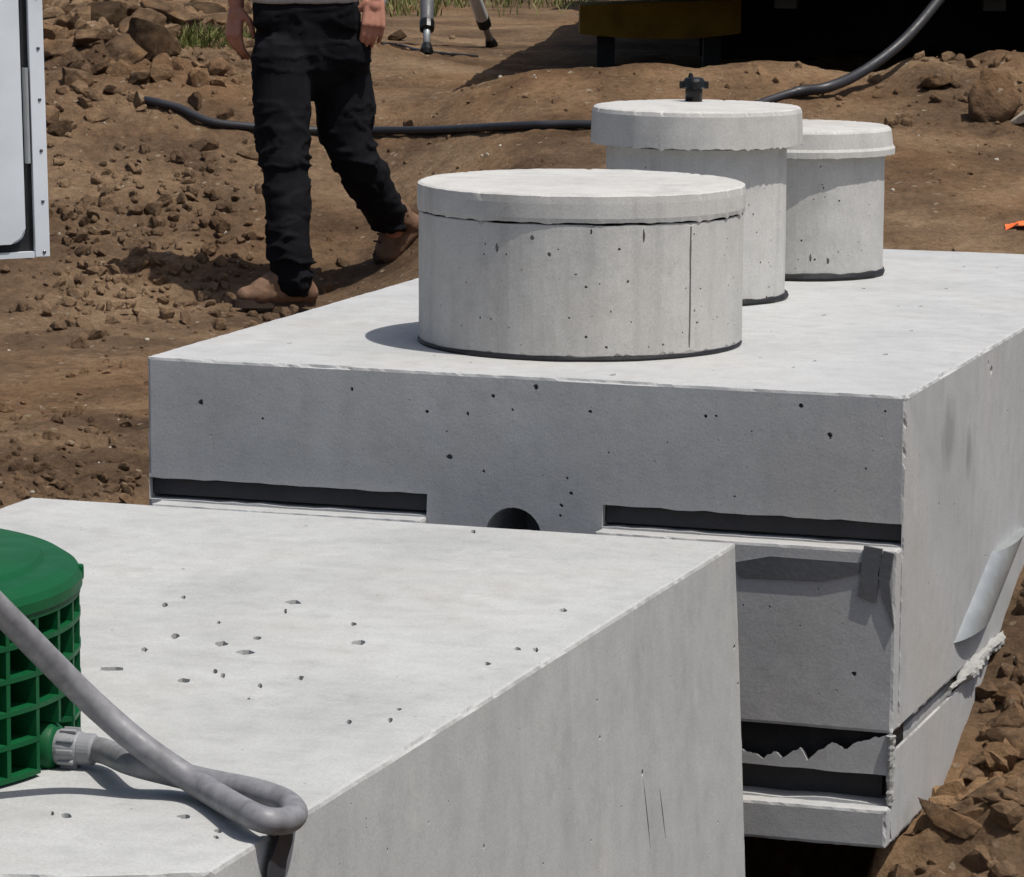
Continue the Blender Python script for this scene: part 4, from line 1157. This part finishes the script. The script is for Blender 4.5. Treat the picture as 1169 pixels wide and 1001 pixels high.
mesh_part('trousers', remesh(bm, .008, 3, folds), M['jeans'], man)
# shirt
bm = bmesh.new()
cap(bm, mp_(349, -45, PC), mp_(347, -105, PC), .160, .165, 24, .76, mt_v); cap(bm, mp_(347, -105, PC), mp_(345, -150, PC), .16, .09, 20, .75, mt_v)
cap(bm, shA, shA + (elA - shA) * .75, .075, .068, 18); cap(bm, shB, shB + (elB - shB) * .75, .075, .068, 18); cap(bm, shA, shB, .072, .072, 18)
bx(bm, mp_(349, -29, PC), (.385, .262, .21), (mr, mt_v, mu), .05)
mesh_part('shirt', remesh(bm, .009, 3, lambda P: .008 * fbm(P * np.array([1, 1, .6]), 7, 3, 81)), M['shirt'], man)
# hair
bm = bmesh.new(); ell(bm, head + mu * .075 - fdir * .012, (fside, fdir, mu), (.082, .098, .108)); ell(bm, head + mu * .03 - fdir * .05, (fside, fdir, mu), (.074, .06, .08))
hm = remesh(bm, .008, 2, lambda P: .006 * fbm(P, 30, 3, 91))
bb = bmesh.new(); bb.from_mesh(hm); bmesh.ops.delete(bb, geom=[v for v in bb.verts if (v.co - head).dot(fdir) > .045 and (v.co - head).z < .115], context='VERTS'); bb.to_mesh(hm); bb.free()
mesh_part('hair', hm, M['hair'], man)
for s_ in (-1, 1):
    bm = bmesh.new(); ell(bm, head + fdir * .083 + fside * (.03 * s_) + mu * .066, (fside, fdir, mu), (.014, .012, .010), 2); bm_obj('eye', bm, M['eye'], man, True)
# boots
def boot(ank, heel, ball, toe, upv, top):
    bm = bmesh.new(); fw = (toe - heel).normalized(); sd_ = fw.cross(upv).normalized(); up2 = sd_.cross(fw)
    if up2.dot(upv) < 0: up2 = -up2
    cap(bm, top, ank, .054, .056, 16); cap(bm, ank, heel + up2 * .045, .052, .042, 16, 1, None)
    cap(bm, heel + up2 * .042, ball + up2 * .042, .040, .046, 18, .95, up2); cap(bm, ank + fw * .03, ball + up2 * .05, .048, .040, 16)
    cap(bm, ball + up2 * .040, toe - fw * .035 + up2 * .036, .046, .036, 18, .88, up2)
    P = remesh(bm, .006, 3, lambda Q: .0035 * fbm(Q, 28, 3, 95))
    b_ = mesh_part('boot', P, M['boot'], man)
    bm = bmesh.new(); L = (toe - heel).length; outl = []
    for k in range(28):
        a = 2 * math.pi * k / 28; x_ = math.cos(a); y_ = math.sin(a)
        wv = (.040 + .012 * max(0, x_)) * (1 - .12 * (abs(x_ + .25) < .3)); outl.append(heel + fw * (L / 2 - .01 + x_ * (L / 2 + .025)) + sd_ * (y_ * wv))
    va = [bm.verts.new(p + up2 * .024) for p in outl]; vb2 = [bm.verts.new(p - up2 * .004) for p in outl]
    bm.faces.new(va); bm.faces.new(vb2[::-1])
    for i in range(28): bm.faces.new((va[i], vb2[i], vb2[(i + 1) % 28], va[(i + 1) % 28]))
    bm_obj('sole', bm, M['sole'], b_)
    # laces
    for k in range(4):
        p = ank + fw * (.045 + .02 * k) + up2 * (.035 - .022 * k)
        bm = bmesh.new(); tube(bm, [p - sd_ * .03 - up2 * .012, p + up2 * .004, p + sd_ * .03 - up2 * .012], .004, 6); bm_obj('lace', bm, M['sole'], b_)
boot(mp_(334, 318, 0), mp_(350, 349, -.03), mp_(296, 349, .05), mp_(270, 350, .08), mu, mp_(334, 300, 0))
tB = mp_(432, 318, -.55); gzB = ground_z(tB.x, tB.y); tB.z = gzB + .008
hB = mp_(473, 268, -.64); bB = tB + (hB - tB) * .30; bB.z = tB.z + .004
boot(mp_(456, 252, -.56), hB, bB, tB - (hB - tB).normalized() * .0, (mp_(430, 240, -.4) - mp_(452, 300, -.6)).normalized(), mp_(444, 236, -.49))

# ------------------------------------------------------------------ clods, stones, grass
def clod_mesh(sub, seed, ncut=9):
    r_ = np.random.default_rng(seed); bm = bmesh.new(); bmesh.ops.create_icosphere(bm, subdivisions=sub, radius=1.0)
    V = np.array([v.co[:] for v in bm.verts]); Fc = [[v.index for v in f.verts] for f in bm.faces]; bm.free()
    V = V * (1 + .22 * fbm(V + seed * 3.1, 1.3, 3, seed))[:, None]
    for _ in range(ncut):
        n = r_.normal(size=3); n /= np.linalg.norm(n); d = r_.uniform(.42, .80); k = V @ n - d
        V = V - np.outer(np.clip(k, 0, None) * .92, n)
    V = V + V * (.16 * fbm(V + seed, 2.6, 4, seed + 2, .65))[:, None]
    return V * np.array([1, r_.uniform(.7, 1.0), r_.uniform(.55, .85)]), Fc
small = [clod_mesh(2, 100 + i) for i in range(10)]
bigm = []
for i in range(14):
    V, Fc = clod_mesh(4, 300 + i, 11)
    me = bpy.data.meshes.new('soil_clod'); me.from_pydata(V.tolist(), [], Fc); me.polygons.foreach_set('use_smooth', [True] * len(me.polygons)); bigm.append(me)
def rotm():
    a = rng.normal(size=4); a /= np.linalg.norm(a); w, x, y, z = a
    return np.array([[1 - 2 * (y * y + z * z), 2 * (x * y - z * w), 2 * (x * z + y * w)], [2 * (x * y + z * w), 1 - 2 * (x * x + z * z), 2 * (y * z - x * w)], [2 * (x * z - y * w), 2 * (y * z + x * w), 1 - 2 * (x * x + y * y)]])
def free(x, y, mg=.02):
    if -1.62 - mg < x < mg and -.02 - mg < y < L_ + mg: return False
    if XL2 - .1 < x < XR2 + .08 and YN < y < Y2 + .05: return False
    if -1.9 < x < .0 and y < .1: return False
    return True
acc = Acc(); accs = Acc()
def scatter(n, sampler, r0, r1, target=acc, pw=2.2, sink=.42):
    k = 0
    pts = [sampler() for _ in range(n)]
    pts = [p for p in pts if free(p[0], p[1])]
    if not pts: return
    zz = ground_zs([p[0] for p in pts], [p[1] for p in pts])
    for (x, y), z in zip(pts, zz):
        r = r0 + (r1 - r0) * random.random() ** pw
        V, Fc = small[random.randrange(10)]
        target.add((V * r) @ rotm().T + np.array([x, y, z + r * (.5 - sink)]), Fc)
def st_box(s0, s1, t0, t1):
    return lambda: tuple(xy(random.uniform(s0, s1), random.uniform(t0, t1)))
def px_box(x0, x1, y0, y1, t0=8.5):
    def f_():
        p = hit(random.uniform(x0, x1), random.uniform(y0, y1), t0); return (p[0], p[1])
    return f_
def gaus(s, t, ss, ts): return lambda: tuple(xy(random.gauss(s, ss), random.gauss(t, ts)))
scatter(900, gaus(-1.80, 16.7, .48, .9), .014, .085)
scatter(330, gaus(-1.35, 13.7, .36, .8), .008, .045, sink=.30)
scatter(360, lambda: (random.uniform(-2.9, -1.66), random.uniform(-.4, .75)), .005, .030)
scatter(420, lambda: (random.uniform(-3.2, -1.66), random.uniform(.3, 3.6)), .004, .020)
scatter(1100, lambda: (random.uniform(.02, 1.1), random.uniform(-.6, 1.9)), .010, .055, pw=1.8)
scatter(600, st_box(-2.0, .4, 11.5, 16.5), .004, .016)
scatter(500, st_box(.3, 2.6, 10.3, 15.2), .004, .014)
scatter(160, st_box(.3, 2.4, 10.3, 15.0), .004, .018)
scatter(110, gaus(1.9, 14.8, .35, .30), .010, .05)
scatter(170, st_box(.4, 1.7, 10.5, 11.2), .008, .040)
scatter(220, px_box(60, 270, 180, 350), .010, .045, sink=.25)
scatter(90, px_box(0, 160, 470, 575, 7.6), .008, .028)
o = acc.obj('soil_crumbs', M['clod'], smooth=False); tag(o, 'loose brown soil crumbs scattered over the ground', 'soil crumbs', kind='stuff')
scatter(90, st_box(-2.3, 2.4, 10.4, 17), .005, .014, accs); scatter(60, lambda: (random.uniform(-2.9, -1.7), random.uniform(-.2, 2.2)), .004, .010, accs)
scatter(60, lambda: (random.uniform(.05, .9), random.uniform(-.3, 1.6)), .005, .014, accs)
o = accs.obj('pebbles', M['stone'], smooth=True); tag(o, 'small pale pebbles scattered in the soil', 'pebbles', kind='stuff')

def clod(x, y, r, label, group, zoff=.15, mat='clod'):
    me = bigm[random.randrange(len(bigm))]
    if not me.materials: me.materials.append(M['clod'])
    o = bpy.data.objects.new('soil_clod', me); scene.collection.objects.link(o)
    o.location = (x, y, ground_z(x, y) + r * zoff)
    o.scale = (r * random.uniform(.85, 1.2), r * random.uniform(.85, 1.15), r * random.uniform(.7, 1.05))
    o.rotation_euler = (random.uniform(-.5, .5), random.uniform(-.5, .5), random.uniform(0, 6.28))
    if mat != 'clod':
        o.material_slots[0].link = 'OBJECT'; o.material_slots[0].material = M[mat]
    return tag(o, label, 'clod', group)
ORD = 'first second third fourth fifth sixth seventh eighth ninth tenth eleventh twelfth thirteenth fourteenth fifteenth sixteenth seventeenth eighteenth nineteenth twentieth'.split()
def ordinals(lst, fmt):
    lst = sorted(lst, key=lambda o: proj(o.location)[0])
    for i, o in enumerate(lst): o['label'] = fmt % ORD[i]
GB = 'big soil clods on the bank'; lot = []
for px, py, r in [(1083, 945, .075), (1130, 900, .055), (1160, 945, .060), (1045, 975, .050), (1110, 985, .05), (1150, 985, .05), (1155, 790, .050), (1125, 860, .040), (1160, 850, .055),
                  (1105, 885, .045), (1145, 825, .04), (1167, 895, .05), (1075, 990, .045), (1168, 770, .045), (1100, 925, .04), (1030, 995, .04), (1140, 955, .035), (1135, 845, .03), (1168, 815, .03)]:
    q = hit(px, py + 8, 7.4)
    if free(q[0] - r * .6, q[1]): lot.append(clod(q[0], q[1], r, 'brown soil clod on the bank at lower right', GB))
ordinals(lot, 'big brown soil clod on the lower right bank, %s from the tank')
GH = 'clods of the spoil heap'; lot = []
for px, py, r in [(80, 12, .10), (120, 20, .12), (165, 30, .13), (100, 45, .10), (75, 60, .08), (190, 14, .14), (235, 12, .12), (145, 55, .10), (120, 75, .08), (85, 90, .09),
                  (160, 85, .06), (210, 22, .08), (105, 105, .06), (250, 22, .10), (72, 28, .08), (135, 5, .10), (275, 8, .09), (180, 60, .07), (130, 100, .05), (90, 75, .06)]:
    q = hit(px, py + 8, 14); lot.append(clod(q[0], q[1], r, 'brown soil clod in the heap at upper left', GH, mat='clod_dark' if random.random() < .35 else 'clod'))
ordinals(lot, 'soil clod in the upper left heap, %s from the cabinet')
q = hit(172, 62, 14); clod(q[0], q[1], .15, 'largest dark rounded clod in front of the grass tuft', 'clods of the spoil heap', .25, 'clod_dark')
q = hit(1134, 132, 12.5); V, Fc = clod_mesh(4, 811, 5); V = V / np.abs(V).max(0) * np.array([.105, .11, .14])
V = V + V * (.10 * fbm(V, 22, 3, 5))[:, None] + np.array([q[0], q[1], q[2] + .03])
tag(new_obj('soil_clod', V, Fc, M['clod'], None, True), 'largest rounded clod on the crest at right', 'clod', 'clods along the crest')
q = hit(1072, 100, 12.5); clod(q[0], q[1], .085, 'pointed clod on the crest left of the largest one', 'clods along the crest', .35)
q = hit(455, 47, 14); clod(q[0], q[1], .06, 'dark clod on the soil beside the hand', None, .4, 'clod_dark')
q = hit(72, 150, 12); clod(q[0], q[1], .09, 'dark clod standing in for a shadow patch beside the cabinet', None, .1, 'clod_dark')  # darkened clod added where the ground only shows a shadow patch
q = hit(1166, 145, 12); o = clod(q[0], q[1], .05, 'pale stone beside the largest clod at right edge', None, .5, 'stone'); o.name = 'stone'; o['category'] = 'stone'

# grass
gv, gf = [], []
def blades(n, sampler, h0, h1):
    for _ in range(n):
        x, y = sampler(); z = ground_z(x, y) - .005; h = random.uniform(h0, h1); a = random.uniform(0, 6.28); w = random.uniform(.003, .007)
        lx, ly = random.gauss(0, .35) * h, random.gauss(0, .35) * h; dx, dy = math.cos(a) * w, math.sin(a) * w; b = len(gv)
        gv.extend([(x - dx, y - dy, z), (x + dx, y + dy, z), (x + lx * .4 + dx * .7, y + ly * .4 + dy * .7, z + h * .6), (x + lx * .4 - dx * .7, y + ly * .4 - dy * .7, z + h * .6), (x + lx, y + ly, z + h)])
        gf.extend([(b, b + 1, b + 2, b + 3), (b + 3, b + 2, b + 4)])
blades(240, px_box(205, 258, 46, 57, 14), .04, .10)
blades(110, px_box(262, 290, 46, 58, 14), .04, .10)
blades(160, px_box(440, 500, 2, 20, 15), .03, .10)
blades(520, px_box(480, 680, -6, 10, 16), .03, .10)
blades(900, st_box(-3.5, 1.0, 22, 30), .04, .14)
o = new_obj('grass', gv, gf, M['grass']); tag(o, 'thin green and dry grass at the top of the slope', 'grass', kind='stuff')
